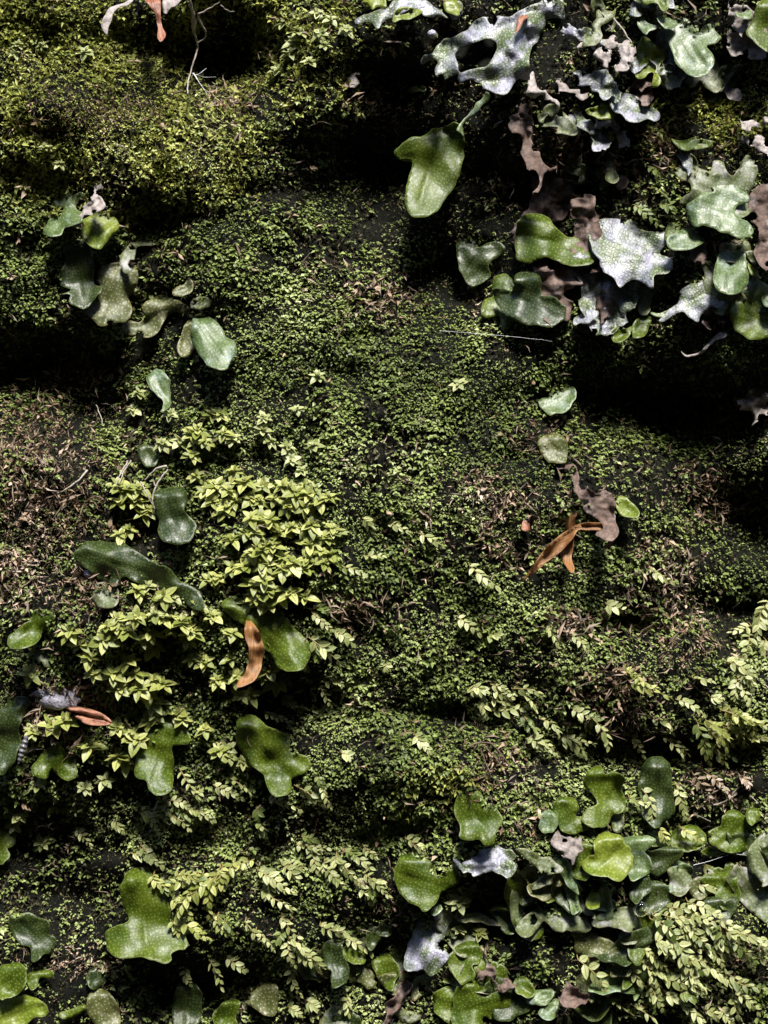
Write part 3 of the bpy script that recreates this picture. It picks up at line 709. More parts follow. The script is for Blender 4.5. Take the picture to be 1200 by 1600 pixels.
# --- top left dry things
LEAF('tan curled dry leaf strip hanging from the top edge', ('t', 'A 625,5 600,30 560,35 530,60 520,95 505,125 500,160 475,130 478,95 495,60 520,30 560,18 590,15 615,-10', dict(lift=70, ruf=5, jag=0.4, thick=1.4)))
LEAF('reddish-brown dry bud scale hanging down from the top edge', ('p', 'A 670,-20 740,-20 750,50 755,100 775,165 758,195 745,180 735,110 715,50', dict(lift=74, jag=0.3, thick=1.6, curl=7)))
DEAD('small whitish dry scrap at the top beside the hanging rootlets', ('t', 'A 780,-10 850,-10 845,20 810,35 785,60 777,30', R(lift=70)))
DEAD('pinkish dry flake at the edge of the black cavity', ('t', 'B 430,370 450,335 485,340 480,375 460,405 430,400', R(lift=20)))
LEAF('small orange-red scale stuck on the holed grey liverwort', ('p', 'C 18,155 25,90 50,68 78,75 60,100 40,130', dict(lift=52, jag=0, thick=1.2)))
# --- lower left
LW('narrow green liverwort with blue tip on the lower photo edge', ('g', 'J 0,270 60,280 80,330 60,370 30,380 40,410 20,440 0,450 -40,400 -50,320', dict(lift=18)))
LW('large dark green liverwort with broad foot under the pale moss fronds', ('g', 'J 570,540 590,490 630,465 690,470 720,520 760,560 790,620 800,690 840,740 880,810 860,845 830,850 800,870 805,890 780,915 740,910 690,895 640,885 570,892 520,870 500,830 500,775 540,745 600,720 600,700 575,650 565,590', dict(lift=34, hang=46, tip=24, ruf=3, thick=3)))
LW('dim ragged liverwort on the dark wet rock', ('d', 'J 45,690 80,710 130,680 180,700 225,720 235,780 265,800 250,850 210,870 180,905 145,900 150,850 100,830 65,790', dict(lift=14)))
LW('green overlapping liverworts in the lower corner with ragged side lobe', ('g', 'J 0,930 60,915 115,925 132,965 110,1030 70,1070 0,1085 -50,1000', dict(lift=34)), ('y', 'J 0,1090 70,1080 120,1060 180,1080 220,1120 225,1150 170,1165 130,1200 80,1230 -30,1230', dict(lift=30)), ('g', 'J 130,970 180,945 240,945 235,985 190,990 180,1030 145,1050 125,1010', dict(lift=16)))
LW('dim patterned liverwort at the bottom beside the lower corner pair', ('o', 'J 410,1080 450,1040 500,1040 540,1090 565,1150 560,1200 480,1240 430,1180 400,1130', dict(lift=14)), ('d', 'J 405,960 440,930 490,945 485,1000 450,1032 415,1020', dict(lift=10)), ('g', 'J 270,1150 330,1130 400,1105 410,1125 360,1160 300,1180', dict(lift=14)))
LW('dark liverwort column at the bottom under a small moss sprig', ('d', 'J 830,1020 880,1000 930,1020 945,1100 935,1200 880,1240 820,1220 810,1120', dict(lift=10)))
LW('angular green liverwort on the bottom edge beside the dark column', ('g', 'J 1000,1160 1040,1100 1100,1080 1130,1110 1110,1160 1110,1210 1020,1240', dict(lift=18)), ('m', 'J 1140,1100 1180,1085 1220,1110 1215,1140 1170,1125', dict(lift=16)))
# --- lower middle
LW('bright green notched liverwort alone above the pale withered crust', ('g', 'K 930,170 950,115 1000,97 1050,115 1068,160 1065,200 1090,165 1130,185 1160,225 1165,255 1130,300 1110,350 1075,360 1040,335 980,335 950,310 955,270 930,220', dict(lift=26, hang=24, tip=6)))
LW('bright green rounded liverwort with a small thumb-like lobe', ('g', 'K 645,490 670,430 720,398 770,410 820,440 845,490 860,510 890,475 930,475 955,510 940,550 890,575 860,590 840,640 790,670 760,640 700,610 660,560', dict(lift=30, hang=20, tip=4, ruf=3)), ('b', 'K 820,670 835,640 860,635 872,660 845,690 825,690', dict(lift=20)))
LW('silvery blue-grey liverwort with net pattern below the thumb-lobed one', ('l', 'K 790,690 850,680 900,670 930,690 900,740 880,790 870,830 905,870 912,895 870,935 820,970 790,950 740,960 695,940 700,870 720,810 750,750', dict(lift=22, hang=26)), ('o', 'K 750,975 820,970 815,1010 780,1060 750,1092 735,1060', dict(lift=18)))
DEAD('reddish-brown twisted withered strip hanging at the bottom', ('n', 'K 680,950 740,960 735,1010 700,1070 680,1120 640,1170 620,1210 590,1230 615,1150 620,1100 660,1040 670,990', R(lift=36, ruf=9, wave=14, rough_edge=0.8)))
LW('green speckled liverwort beside the reddish-brown twisted strip', ('g', 'K 545,910 580,880 620,865 650,905 670,950 660,1000 640,1045 600,1030 570,990 550,940', dict(lift=18)))
LW('small dark green liverwort above the speckled one', ('d', 'K 515,770 550,740 590,750 598,790 575,830 540,860 520,820', dict(lift=16)))
LW('smooth dark green liverwort tongue with yellow-green side lobe', ('d', 'K 310,850 330,815 370,805 400,830 410,880 440,930 430,990 390,1030 355,1030 345,990 350,950 310,920', dict(lift=20, hang=40)), ('g', 'K 400,850 430,830 480,850 510,880 505,920 470,925 420,905', dict(lift=20)))
LW('green liverwort with hooked lower lobe above the withered brown leaf', ('g', 'K 905,890 930,840 980,810 1030,810 1060,850 1065,890 1040,920 1010,925 1025,970 1000,1010 960,1020 935,980 910,930', dict(lift=22)))
LW('large bright green liverwort cut by the bottom edge', ('g', 'K 925,1060 960,1020 1010,990 1050,1010 1080,1045 1130,1055 1185,1060 1190,1100 1180,1150 1130,1180 1070,1160 1060,1200 1000,1240 920,1240', dict(lift=28, hang=24)))
DEAD('crumpled brown withered leaf above the bright green bottom liverwort', ('n', 'K 1030,960 1070,920 1110,930 1130,980 1190,990 1210,1030 1150,1055 1100,1035 1050,1010', R(lift=22)))
DEAD('pale withered crust with turquoise sheen under the notched green liverwort', ('l', 'P 713,1340 730,1345 750,1330 770,1325 800,1330 805,1355 795,1375 780,1362 760,1360 745,1370 730,1365 718,1358', R(lift=22)))
LW('grey-green liverwort band leading to dark green double lobe', ('m', 'K 930,690 1010,690 1060,680 1110,710 1150,740 1100,735 1050,722 980,725', dict(lift=18)), ('d', 'K 1080,670 1130,640 1190,660 1230,720 1210,780 1170,775 1130,720 1090,690', dict(lift=20)))
LW('olive round liverwort at the bottom beside pale moss sprig', ('o', 'K 0,1030 40,1000 90,1010 110,1060 100,1130 70,1160 10,1140 -30,1090', dict(lift=18)))
LW('dim liverwort edge hidden behind drooping moss fronds', ('d', 'K 220,930 260,915 310,940 320,985 280,1000 240,985', dict(lift=8)))
LW('bluish patterned liverwort on the bottom edge below dark tongue', ('m', 'K 300,1180 340,1130 400,1115 440,1150 440,1230 310,1235', dict(lift=12)))
LW('small pale grey liverwort at the bottom beside the twisted strip', ('m', 'K 675,1160 710,1140 765,1150 770,1180 730,1195 690,1185', dict(lift=14)))
# --- lower right
LW('stacked green liverwort lobes at the head of the lower group', ('g', 'L 330,60 360,10 410,-5 440,30 470,15 510,25 528,60 510,100 528,150 520,200 470,220 440,260 400,280 350,270 332,225 350,185 400,170 370,120 335,90', dict(lift=22, hang=30)))
LW('green hourglass-shaped liverwort beside the stacked lobes', ('g', 'L 195,180 220,140 265,132 300,150 308,190 295,220 340,250 362,285 320,305 280,315 240,300 220,250 200,215', dict(lift=18)))
LW('tiny turquoise-tipped round liverwort beside the hourglass-shaped one', ('b', 'L 130,230 160,205 200,215 215,265 195,300 155,305 130,280', dict(lift=18)))
LW('tall dark green liverwort tongue beside a pale moss sprig', ('d', 'L 605,0 640,-40 700,-45 745,-10 750,60 760,150 762,200 720,250 670,275 620,240 608,180 600,80', dict(lift=18, hang=36)))
LW('bright yellow-green liverwort with turquoise sheen along its midrib', ('y', 'L 385,340 400,315 450,300 515,305 525,350 555,375 560,400 573,420 560,450 545,500 510,525 440,520 390,500 340,480 325,445 360,415 390,410 380,370', dict(lift=28, hang=30)), ('m', 'L 460,240 480,215 515,222 522,265 510,300 475,292', dict(lift=16)))
LW('row of flat overlapping green liverwort lobes', ('g', 'L 735,340 760,290 810,270 870,275 905,310 915,350 880,385 830,390 780,385 750,370', dict(lift=26)), ('g', 'L 640,300 690,290 720,330 735,365 690,370 645,365', dict(lift=20)), ('g', 'L 880,400 915,360 940,375 980,390 940,410', dict(lift=22)))
LW('green liverwort folded round a shaded pocket with curled side lobe', ('g', 'L 920,290 970,270 990,220 1040,190 1085,230 1100,270 1140,290 1120,330 1115,380 1070,402 1000,395 950,370 925,330 940,320', dict(lift=24, hang=30)), ('g', 'L 1100,190 1140,185 1165,210 1165,245 1135,270 1110,260 1090,225', dict(lift=24)))
LW('dark green liverwort slanting below the row of flat lobes', ('d', 'L 620,400 680,380 740,370 805,385 780,430 730,475 680,510 645,495 620,450', dict(lift=16)), ('d', 'L 540,560 560,500 610,500 650,510 655,560 630,590 590,635 565,625 545,595', dict(lift=18)))
LW('green mitten-shaped liverwort above the dense pale moss clump', ('g', 'L 885,520 910,490 950,490 990,490 1040,480 1065,490 1062,540 1072,600 1050,650 1015,668 970,645 950,590 960,555 920,555 890,535', dict(lift=24, hang=34, tip=12)))
LW('dull blue-grey liverwort on the edge below folded green one', ('m', 'L 1110,380 1160,320 1220,280 1260,500 1200,555 1150,575 1170,540 1110,480 1100,430', dict(lift=14)))
LW('grey-green liverwort strip with black bites in its lower edge', ('m', 'L 20,740 60,700 130,660 200,655 270,665 330,690 370,740 365,770 300,775 250,760 235,770 190,755 175,730 150,715 135,740 130,755 90,780 50,785 25,770', dict(lift=22, hang=34, ruf=5)))
LW('small pale cup-shaped liverwort on a mottled green base', ('m', 'L 250,640 280,600 330,610 350,650 390,680 380,715 330,690 275,665', dict(lift=18)), ('y', 'L 345,610 370,580 405,590 417,620 405,660 370,668 342,640', dict(lift=30)))
LW('mottled green liverwort strip ending beside the water drop', ('m', 'L 370,720 420,680 480,660 560,650 580,680 585,740 550,770 500,755 430,750 390,745', dict(lift=20)))
LW('patchy green and beige liverwort crust beside the bright yellow-green one', ('m', 'L 20,380 80,380 130,410 190,430 240,470 200,500 150,505 110,470 80,440 40,410', dict(lift=20)), ('t', 'L 180,330 220,300 260,320 320,330 330,360 300,400 290,450 260,460 240,420 200,370', R(lift=16)))
LW('small lobed dark green liverwort under the patchy beige crust', ('o', 'L 70,560 110,540 170,550 188,590 150,615 120,605 85,595', dict(lift=14)))
LW('dark green liverwort band sloping to the dense pale moss', ('d', 'L 365,860 420,870 500,810 590,760 650,730 670,760 660,820 590,855 580,885 520,930 470,905 410,900', dict(lift=18, hang=30)))
LW('blue-grey arched liverwort below the dark sloping band', ('b', 'L 355,1045 390,1000 430,960 480,940 540,980 580,1010 610,1050 560,1055 500,1045 440,1055 400,1060', dict(lift=22)))
LW('chain of three small green liverworts near the brown withered lobe', ('g', 'L 10,1000 50,970 90,1000 110,1050 75,1080 40,1065 10,1030', dict(lift=18)), ('b', 'L 70,1090 110,1050 180,1040 195,1070 150,1110 100,1120', dict(lift=20)), ('b', 'L 125,1130 170,1095 210,1080 215,1130 190,1180 140,1175', dict(lift=18)))
DEAD('brown withered lobe beside the chain of small green liverworts', ('n', 'L 205,1060 260,1010 310,1030 355,1070 350,1105 300,1120 240,1110', R(lift=18)))
LW('dim dark liverwort on the bottom edge below arched blue-grey one', ('d', 'L 310,1150 350,1090 420,1075 460,1110 455,1230 330,1240', dict(lift=8)))

# ------------------------------------------------------------------ moss shoots with single leaves
def leaf_mesh(name, w, curve, fold, mat, nseg=4):
    V, uv, F = [], [], []
    for i in range(nseg + 1):
        t = i / nseg
        ww = w * (math.sin(math.pi * min(1, t * 0.93 + 0.07) ** 0.8)) ** 0.75 if i < nseg else 0.0
        if i == 0: ww = w * 0.25
        z = -curve * t * t
        for sgn in (-1, 0, 1):
            V.append((sgn * ww * 0.5, t, z + (fold * ww if sgn else 0)))
            uv.append((sgn * 0.5, t))
    for i in range(nseg):
        a = i * 3
        F += [(a, a + 1, a + 4, a + 3), (a + 1, a + 2, a + 5, a + 4)]
    return np_mesh(name, V, F, uv=uv, mat=M[mat])

LEAVES = {m: [leaf_mesh('leaf', w, c, f, m) for w, c, f in ((0.56, 0.10, 0.10), (0.50, 0.22, 0.16), (0.64, 0.30, 0.05), (0.52, -0.08, 0.2))]
          for m in ('lime', 'pale', 'olive', 'dryleaf')}

def tube(pts, radii, mat, name='stem', sides=5):
    pts = [Vector(p) for p in pts]; V, F = [], []
    for i, p in enumerate(pts):
        t = (pts[min(i + 1, len(pts) - 1)] - pts[max(i - 1, 0)]).normalized()
        u = t.orthogonal().normalized() if i == 0 else (u - t * u.dot(t)).normalized()
        v = t.cross(u)
        for k in range(sides):
            a = 2 * math.pi * k / sides
            V.append(p + (u * math.cos(a) + v * math.sin(a)) * radii[i])
    for i in range(len(pts) - 1):
        for k in range(sides):
            F.append((i * sides + k, i * sides + (k + 1) % sides, (i + 1) * sides + (k + 1) % sides, (i + 1) * sides + k))
    return np_mesh(name, [tuple(v) for v in V], F, mat=M[mat])

def leaf_at(root, mat, pos, direction, normal, length):
    y = direction.normalized()
    x = y.cross(normal).normalized(); z = x.cross(y)
    me = random.choice(LEAVES[mat])
    o = bpy.data.objects.new('leaf', me); COL.objects.link(o)
    o.parent = root
    m = Matrix((x, y, z)).transposed().to_4x4()
    o.matrix_basis = Matrix.Translation(pos) @ m @ Matrix.Diagonal((length, length, length, 1))

def rv(s): return Vector((random.gauss(0, s), random.gauss(0, s), random.gauss(0, s)))
def W1(x, y, d): return Vector(W(np.array(float(x)), np.array(float(y)), np.array(float(d))))
def depth_at(x, y): return float(max(samp(HG, x, y), 0.6 * samp(HB, x, y) + 0.4 * samp(HG, x, y)))

def frond(x0, y0, x1, y1, mat, label, group, lift=10):
    """flattened shoot with two ranks of leaves from base to tip"""
    x1 += random.gauss(0, 9); y1 += random.gauss(0, 7)
    d0 = depth_at(x0, y0) + lift + random.uniform(-3, 5); d1 = max(depth_at(x1, y1) + lift + 5, d0 + 4)
    A, B = W1(x0, y0, d0), W1(x1, y1, d1)
    root = add('moss_frond', None, label=label, category='moss frond', group=group)
    root.empty_display_size = 0.002; root.location = A
    SHOOTS.append((root, 'frond', mat, (x0 + x1) / 2, (y0 + y1) / 2))
    T = B - A; L = T.length
    bow = Vector((random.gauss(0, 0.09) * L, -0.12 * L, random.uniform(-0.02, 0.14) * L))
    wide = random.uniform(0.85, 1.25); tilt = rv(0.28); dens_ = random.uniform(0.33, 0.42)
    pt = lambda t: T * t + bow * (4 * t * (1 - t))
    ll = min(max(L * 0.24, 12 * S), 17.5 * S) * wide
    add('stem', tube([Vector((0, 14 * S, 3 * S))] + [pt(i / 5) for i in range(6)], [1.0 * S] * 4 + [0.8 * S, 0.6 * S, 0.4 * S], 'stem'), root)
    n = max(8, int(L / (ll * dens_)))
    for i in range(n):
        t = (i + 0.4) / n
        p = pt(t); tg = (pt(min(t + 0.05, 1.0)) - pt(max(t - 0.05, 0))).normalized()
        face = (Vector((0, -0.75, 0.65)) + tilt + rv(0.2)).normalized()
        sd = tg.cross(face).normalized() * (1 if i % 2 else -1)
        ang = math.radians(random.uniform(48, 68)) * (1 - 0.5 * t)
        dr = tg * math.cos(ang) + sd * math.sin(ang) + rv(0.10)
        leaf_at(root, mat, p, dr, face + sd * 0.25, ll * (0.75 + 0.35 * math.sin(math.pi * min(1, t + 0.2))) * random.uniform(0.85, 1.15))
    leaf_at(root, mat, pt(0.97), tg + rv(0.1), face, ll * 0.7)

def star(x, y, mat, label, group, size=18.5, lift=16):
    """leafy rosette seen obliquely: whorl of leaves at the tip of a short stem"""
    d = depth_at(x, y)
    A, B = W1(x, y + 5, d - 2), W1(x, y, d + lift)
    root = add('moss_rosette', None, label=label, category='moss rosette', group=group)
    root.empty_display_size = 0.002; root.location = A
    add('stem', tube([Vector((0, 0, 0)), (B - A) * 0.5, B - A], [0.9 * S, 0.9 * S, 0.7 * S], 'stem'), root)
    SHOOTS.append((root, 'star', mat, x, y))
    axis = (Vector((0.05, -0.62, 0.75)) + rv(0.17)).normalized()
    u = axis.orthogonal().normalized(); v = axis.cross(u)
    size *= random.uniform(0.9, 1.4); ph = random.random() * 6
    n = random.randint(5, 7)
    for ring, (k, el_, sc_) in enumerate(((n, -0.12, 1.0), (n - 2, 0.45, 0.72), (2, 1.2, 0.45))):
        for i in range(k):
            a = ph + 2 * math.pi * (i + 0.5 * ring) / k + random.gauss(0, 0.18)
            rad = u * math.cos(a) + v * math.sin(a)
            dr = rad + axis * (el_ + random.gauss(0, 0.14))
            leaf_at(root, mat, (B - A) + axis * (ring * 1.6 * S), dr, axis - rad * el_, size * sc_ * S * random.uniform(0.8, 1.15))

MARKS = [(75, 120, 'the sunny feathery ledge'), (300, 90, 'the dangling pale rootlets'), (250, 30, 'the reddish hanging bud scale'), (110, 350, 'the forked pale liverwort'), (180, 440, 'the olive speckled liverwort row'),
         (335, 530, 'the pale-tipped liverwort pair'), (247, 605, 'the lone blue-green liverwort'), (230, 700, 'the tiny green liverwort'), (245, 760, 'the loop of dry rootlets'), (270, 815, 'the clump-side dark liverwort'),
         (200, 890, 'the dark leathery liverwort band'), (48, 980, 'the green two-lobed liverwort'), (95, 1088, 'the lavender stone'), (140, 1118, 'the pink bud scale'), (38, 1170, 'the ribbed snail shell'),
         (85, 1190, 'the bilobed pale-topped liverwort'), (250, 1190, 'the dark green tongue'), (425, 1185, 'the three-lobed green liverwort'), (440, 1000, 'the glossy green tongue'), (392, 1020, 'the upright orange scale'),
         (890, 850, 'the boomerang-shaped orange scale'), (820, 820, 'the tiny red-brown scale'), (930, 770, 'the pinkish withered leaf'), (865, 698, 'the round olive liverwort'), (870, 628, 'the small liverwort on the slope'),
         (225, 1440, 'the broad-footed green liverwort'), (50, 1465, 'the dim ragged liverwort'), (30, 1540, 'the lower corner liverworts'), (520, 1505, 'the smooth dark tongue'), (355, 1580, 'the angular bottom liverwort'),
         (748, 1275, 'the bright notched liverwort'), (665, 1380, 'the thumb-lobed liverwort'), (670, 1475, 'the silvery net-patterned liverwort'), (630, 1550, 'the reddish twisted strip'), (750, 1560, 'the large bottom-edge liverwort'),
         (945, 1245, 'the stacked green lobes'), (1028, 1240, 'the tall dark tongue'), (950, 1340, 'the yellow-green turquoise liverwort'), (1080, 1310, 'the row of flat lobes'), (1145, 1300, 'the folded green liverwort'),
         (1130, 1390, 'the mitten-shaped liverwort'), (1002, 1421, 'the water drop'), (960, 1535, 'the arched blue-grey liverwort'), (880, 1445, 'the bitten grey-green strip'), (1040, 930, 'the grey dry moss tuft'), (960, 1080, 'the tangle of dry moss'),
         (675, 265, 'the big hanging tongue'), (1080, 400, 'the three-lobed pale liverwort'), (760, 50, 'the holed grey liverwort'), (785, 1195, 'the dry fibrous knot')]
SHOOTS = []
ORD = [''] + [w + ' nearest' for w in 'second third fourth fifth sixth seventh eighth ninth tenth eleventh twelfth thirteenth fourteenth fifteenth sixteenth seventeenth eighteenth nineteenth twentieth twenty-first twenty-second twenty-third twenty-fourth twenty-fifth twenty-sixth twenty-seventh twenty-eighth twenty-ninth thirtieth'.split()]
KIND = {('star', 'lime'): 'lime green moss star', ('star', 'pale'): 'pale green moss star', ('frond', 'lime'): 'yellow-green moss frond', ('frond', 'pale'): 'pale drooping moss frond',
        ('frond', 'olive'): 'small olive moss frond', ('frond', 'dryleaf'): 'dry brown moss frond'}
def name_shoots():
    cells = {}
    for root, kind, mat, x, y in SHOOTS:
        mk = min(MARKS, key=lambda m: math.hypot(m[0] - x, m[1] - y))
        dx, dy = x - mk[0], y - mk[1]
        v, h = ('below' if dy > 0 else 'above'), ('right of' if dx > 0 else 'left of')
        rel = h if abs(dx) > 2.2 * abs(dy) else v if abs(dy) > 2.2 * abs(dx) else f'{v} and {h}'
        cells.setdefault((KIND[kind, mat], rel, mk[2]), []).append((math.hypot(dx, dy), root))
    for (k, rel, ph), v in cells.items():
        v.sort(key=lambda q: q[0])
        for i, (_, root) in enumerate(v):
            if len(v) == 1: root['label'] = f'{k} {rel} {ph}'
            elif i == 0: root['label'] = f'{k} {rel} {ph}, the nearest'
            else: root['label'] = f'{k} {rel} {ph}, ' + ORD[i]

def T(tile, s):
    o = TILE[tile]; out = []
    for item in s.split():
        v = [float(q) for q in item.split(',')]
        out.append([o[i % 2] + q / 3 for i, q in enumerate(v)])
    return out

def stars(tile, pts, mat, label, group, twice=0.0, **k):
    for x, y in T(tile, pts):
        star(x, y, mat, label, group, **k)
        if random.random() < twice:
            star(x + random.choice([-1, 1]) * random.uniform(7, 15), y + random.uniform(-11, 11), random.choice([mat, mat, 'pale']), label, group, **dict(k, lift=k.get('lift', 16) - 5))
def fronds(tile, pts, mat, label, group, twice=0.0, **k):
    for a in T(tile, pts):
        frond(*a, mat, label, group, **k)
        if random.random() < twice:
            f = random.uniform(0.6, 0.95); dx, dy = random.gauss(0, 12), random.gauss(2, 9)
            frond(a[0] + dx, a[1] + dy, a[0] + dx + (a[2] - a[0]) * f + random.gauss(0, 10), a[1] + dy + (a[3] - a[1]) * f + random.gauss(0, 8), random.choice([mat, mat, 'olive']), label, group, **k)

gL = ('lime green star-leaved moss shoot in the dense clump above the glossy tongue', 'lime star moss in the dense middle clump')
stars('D', '1030,740 1050,830 900,840 960,870 900,930 920,1030 1010,1080 1070,1100 1100,1010 1150,1060 1000,1150 1100,1150 1180,1140 1060,1180 960,1110', 'lime', *gL, twice=0.5)
stars('E', '30,1080 130,1080 190,1110 250,1120 90,1140 300,1150 20,1150 150,1170 230,1180', 'lime', *gL, twice=0.5)
stars('H', '60,40 170,70 260,60 360,80 330,120 80,160 170,240 240,220 320,240 230,270 310,190 30,240 40,320 230,400 160,380 30,420 0,100 20,180 10,380 110,100 250,150 130,270 70,370', 'lime', *gL, twice=0.5)
stars('G', '1090,130 1160,100 1180,190 1190,340 1190,400 1090,260 980,320 1150,260 1180,30', 'lime', *gL, twice=0.5)
gE = ('pale leafy moss sprig standing alone on the fine green carpet above the lime clump', 'pale sprigs climbing above the lime clump')
stars('E', '195,720 40,760 30,815 60,865 150,900 165,955 210,1005 270,890 950,600 290,565', 'pale', *gE, size=15)
gD = ('moss rosette in the dark hollow around the small blue-green liverwort', 'rosettes in the dark hollow')
stars('D', '650,645 625,720 795,740 760,880 840,870', 'pale', *gD, size=14, lift=24)
gR = ('yellow-green moss rosette beside the loop of dry rootlets', 'rosettes beside the dry rootlets')
stars('D', '600,1100 560,1080 650,1090 700,1190 640,1150 560,1150', 'lime', *gR)
gG = ('lime star-leaved moss shoot in the patch under the dark leathery liverwort band', 'lime star moss under the leathery band')
stars('G', '565,110 650,370 770,395 930,440 550,500 640,490 760,500 850,520 700,570 900,570 680,620 1000,490 500,540 590,560 800,560 720,640 880,600 670,10', 'lime', *gG, twice=0.5)
gP = ('broad-leaved moss star in the patch beside the pink bud scale', 'moss stars round the pink bud scale')
stars('G', '600,700 720,790 760,810 640,760 700,860 730,950 440,760 140,760 300,980 150,1030 550,1010 640,1070 560,1150 420,1100 490,600 380,620 560,830 650,830 240,1000 330,560 420,680 530,760', 'lime', *gP, size=21, twice=0.25)
gO = ('moss star in the patch under the upright orange dry scale', 'moss stars under the orange dry scale')
stars('G', '860,970 960,1020 960,700 1080,690 1100,570 1020,790 1030,1120 1140,1170 900,690 1110,770 1130,860 1080,1150', 'lime', *gO, size=17, twice=0.4)
stars('H', '40,770 100,800 60,740', 'lime', *gO, twice=0.5)
stars('J', '180,80 490,60 400,90 90,220 60,270 200,350', 'pale', 'pale moss star in the shade above the dark wet rock', 'pale stars above the wet rock', size=16)
stars('A', '85,210 200,210 400,245 280,770 70,250 210,690', 'pale', 'pale little moss sprig poking out of the sunny feathery ledge', 'pale sprigs on the sunny ledge', size=13)
stars('B', '350,90 300,160 180,200 130,110 290,60 200,150 160,250 320,210 250,290 420,140 100,330', 'pale', 'pale moss sprig on the lump of moss beside the top black cavity', 'pale sprigs beside the top cavity', size=15)
# fronds
gF = ('drooping moss frond with paired leaves beside the dark hollow by the edge', 'drooping fronds by the dark hollow')
fronds('I', '1180,440,1130,600 1120,530,1030,580 1110,570,1090,690 1000,700,1090,770 1060,750,1160,800 1050,810,1110,870 1200,480,1190,560 1190,600,1200,680', 'pale', *gF, twice=0.6)
gC = ('yellow-green moss frond in the thick clump above the folded green liverwort', 'fronds in the thick yellow-green clump')
fronds('I', '880,960,1000,1060 980,930,1100,990 900,1020,1040,1090 1000,1000,1140,1060 870,1100,1000,1160 950,1050,1080,1130 1080,960,1190,1080 1040,950,1160,1020 900,1060,960,1130', 'lime', *gC, lift=16, twice=1.0)
gS = ('separate pale moss frond pointing down across the dark band of rock', 'separate fronds across the dark band')
fronds('I', '850,780,930,835 770,880,880,965 930,870,985,915 640,960,730,1030 690,1040,830,1180 740,1050,800,1130 560,1050,640,1140 380,970,440,1080', 'pale', *gS)
gT = ('pale moss frond beside the tangle of dry grey moss', 'fronds beside the dry grey tangle')
fronds('I', '520,740,600,770 550,790,710,905 590,770,660,850', 'lime', *gT)
gU = ('pale moss frond at the lower fringe of the fine green carpet', 'fronds on the lower fringe of the carpet')
fronds('I', '280,920,375,990 60,960,160,1010 130,970,240,1050 230,1050,370,1110 80,1070,200,1120 0,830,90,890', 'pale', *gU, twice=0.6)
fronds('H', '1000,830,1060,860 1050,870,1090,960 1100,810,1200,860 1100,880,1200,920', 'pale', *gU, twice=0.6)
gV = ('tiny pale frond lying alone on the fine green carpet', 'lone tiny fronds on the carpet')
fronds('H', '745,1045,800,1115 945,495,1085,575 1090,590,1135,610 1000,250,1120,300 620,60,700,100 500,30,600,40 760,100,860,140 610,710,650,730', 'pale', *gV, lift=8)
fronds('I', '640,260,770,370 440,430,505,460 270,570,340,600 170,520,220,600', 'pale', *gV, lift=8)
gW = ('moss frond at the edge of carpet beside the glossy green tongue', 'fronds beside the glossy green tongue')
fronds('H', '250,590,400,690 360,560,480,640 260,470,390,530 300,800,390,840 40,940,190,990 120,870,185,900 390,260,500,280 500,210,630,200 400,1130,440,1170 250,670,310,710', 'pale', *gW, twice=0.4)
gX = ('drooping pale moss frond in the scattered curtain above the smooth dark tongue', 'curtain of drooping fronds')
fronds('K', '190,360,300,400 260,380,320,460 120,450,200,520 330,470,400,560 390,440,470,560 410,390,490,460 10,480,130,580 60,600,150,680 500,490,570,600 560,530,630,580 300,740,430,780 390,780,490,850 120,690,170,810 150,800,200,930 200,820,280,930 0,760,80,880 230,870,310,960 170,930,230,1050', 'pale', *gX, twice=0.7)
gY = ('short pale moss frond near the bottom edge among dark liverworts', 'short fronds near the bottom edge')
fronds('K', '150,1120,190,1190 240,1090,300,1140 430,1070,480,1180', 'pale', *gY)
fronds('J', '980,900,1050,990 1060,880,1140,960 870,940,940,1010 1150,720,1200,820', 'pale', *gY)
gZ = ('pale moss frond under the three-lobed green liverwort', 'fronds under the three-lobed liverwort')
fronds('K', '300,80,380,190 180,80,280,170 60,150,180,200 0,250,70,320', 'pale', *gZ, twice=0.7)
star(*T('K', '950,630')[0], 'pale', 'pale moss rosette beside the thumb-lobed green liverwort', None, size=22)
star(*T('K', '1050,770')[0], 'lime', 'small lime moss rosette under the grey-green liverwort band', None, size=16)
star(*T('K', '955,760')[0], 'pale', 'tiny pale moss rosette above the hooked green liverwort', None, size=13)
fronds('K', '700,330,790,370', 'pale', 'small pale frond under the notched green liverwort', None)
fronds('K', '500,360,590,440', 'pale', 'small frond above the bright green rounded liverwort', None)
gA = ('pale moss frond in the cluster over the broad-footed green liverwort', 'fronds over the broad-footed liverwort')
fronds('J', '1190,430,1080,480 1100,440,960,600 1000,520,820,650 900,560,780,690 950,500,1080,590 850,720,920,800 1000,700,1080,790 720,500,800,540 860,500,960,540 1040,470,1000,620 800,600,860,700', 'lime', *gA, lift=22, twice=0.8)
gB = ('pale moss frond on the dark slope above the broad-footed green liverwort', 'fronds on the dark slope')
fronds('J', '530,240,660,340 660,190,740,290 760,150,880,200 790,220,860,300 900,190,1050,280 610,400,760,470 660,360,750,420 350,280,420,320 840,0,930,120 1000,80,1050,150 1080,50,1200,100', 'pale', *gB, twice=0.7)
gM = ('pale yellow moss frond in the big dense clump of the lower corner', 'fronds of the big lower clump')
fronds('L', '660,690,780,840 720,650,850,700 760,660,900,760 850,680,1020,740 900,740,1040,860 680,740,770,920 760,800,880,960 840,850,1000,920 880,900,1000,1000 620,850,720,950 650,940,700,1000 640,1010,700,1120 720,990,860,1040 720,1060,790,1110 780,1090,850,1190 1000,960,1130,1060 1040,1060,1120,1190 1010,780,1180,860 1060,760,1200,840 1100,860,1200,930 950,800,1080,900 700,820,820,880 780,940,900,1010 1130,800,1230,880 800,720,930,830 960,700,1060,790', 'pale', *gM, lift=20, twice=1.0)
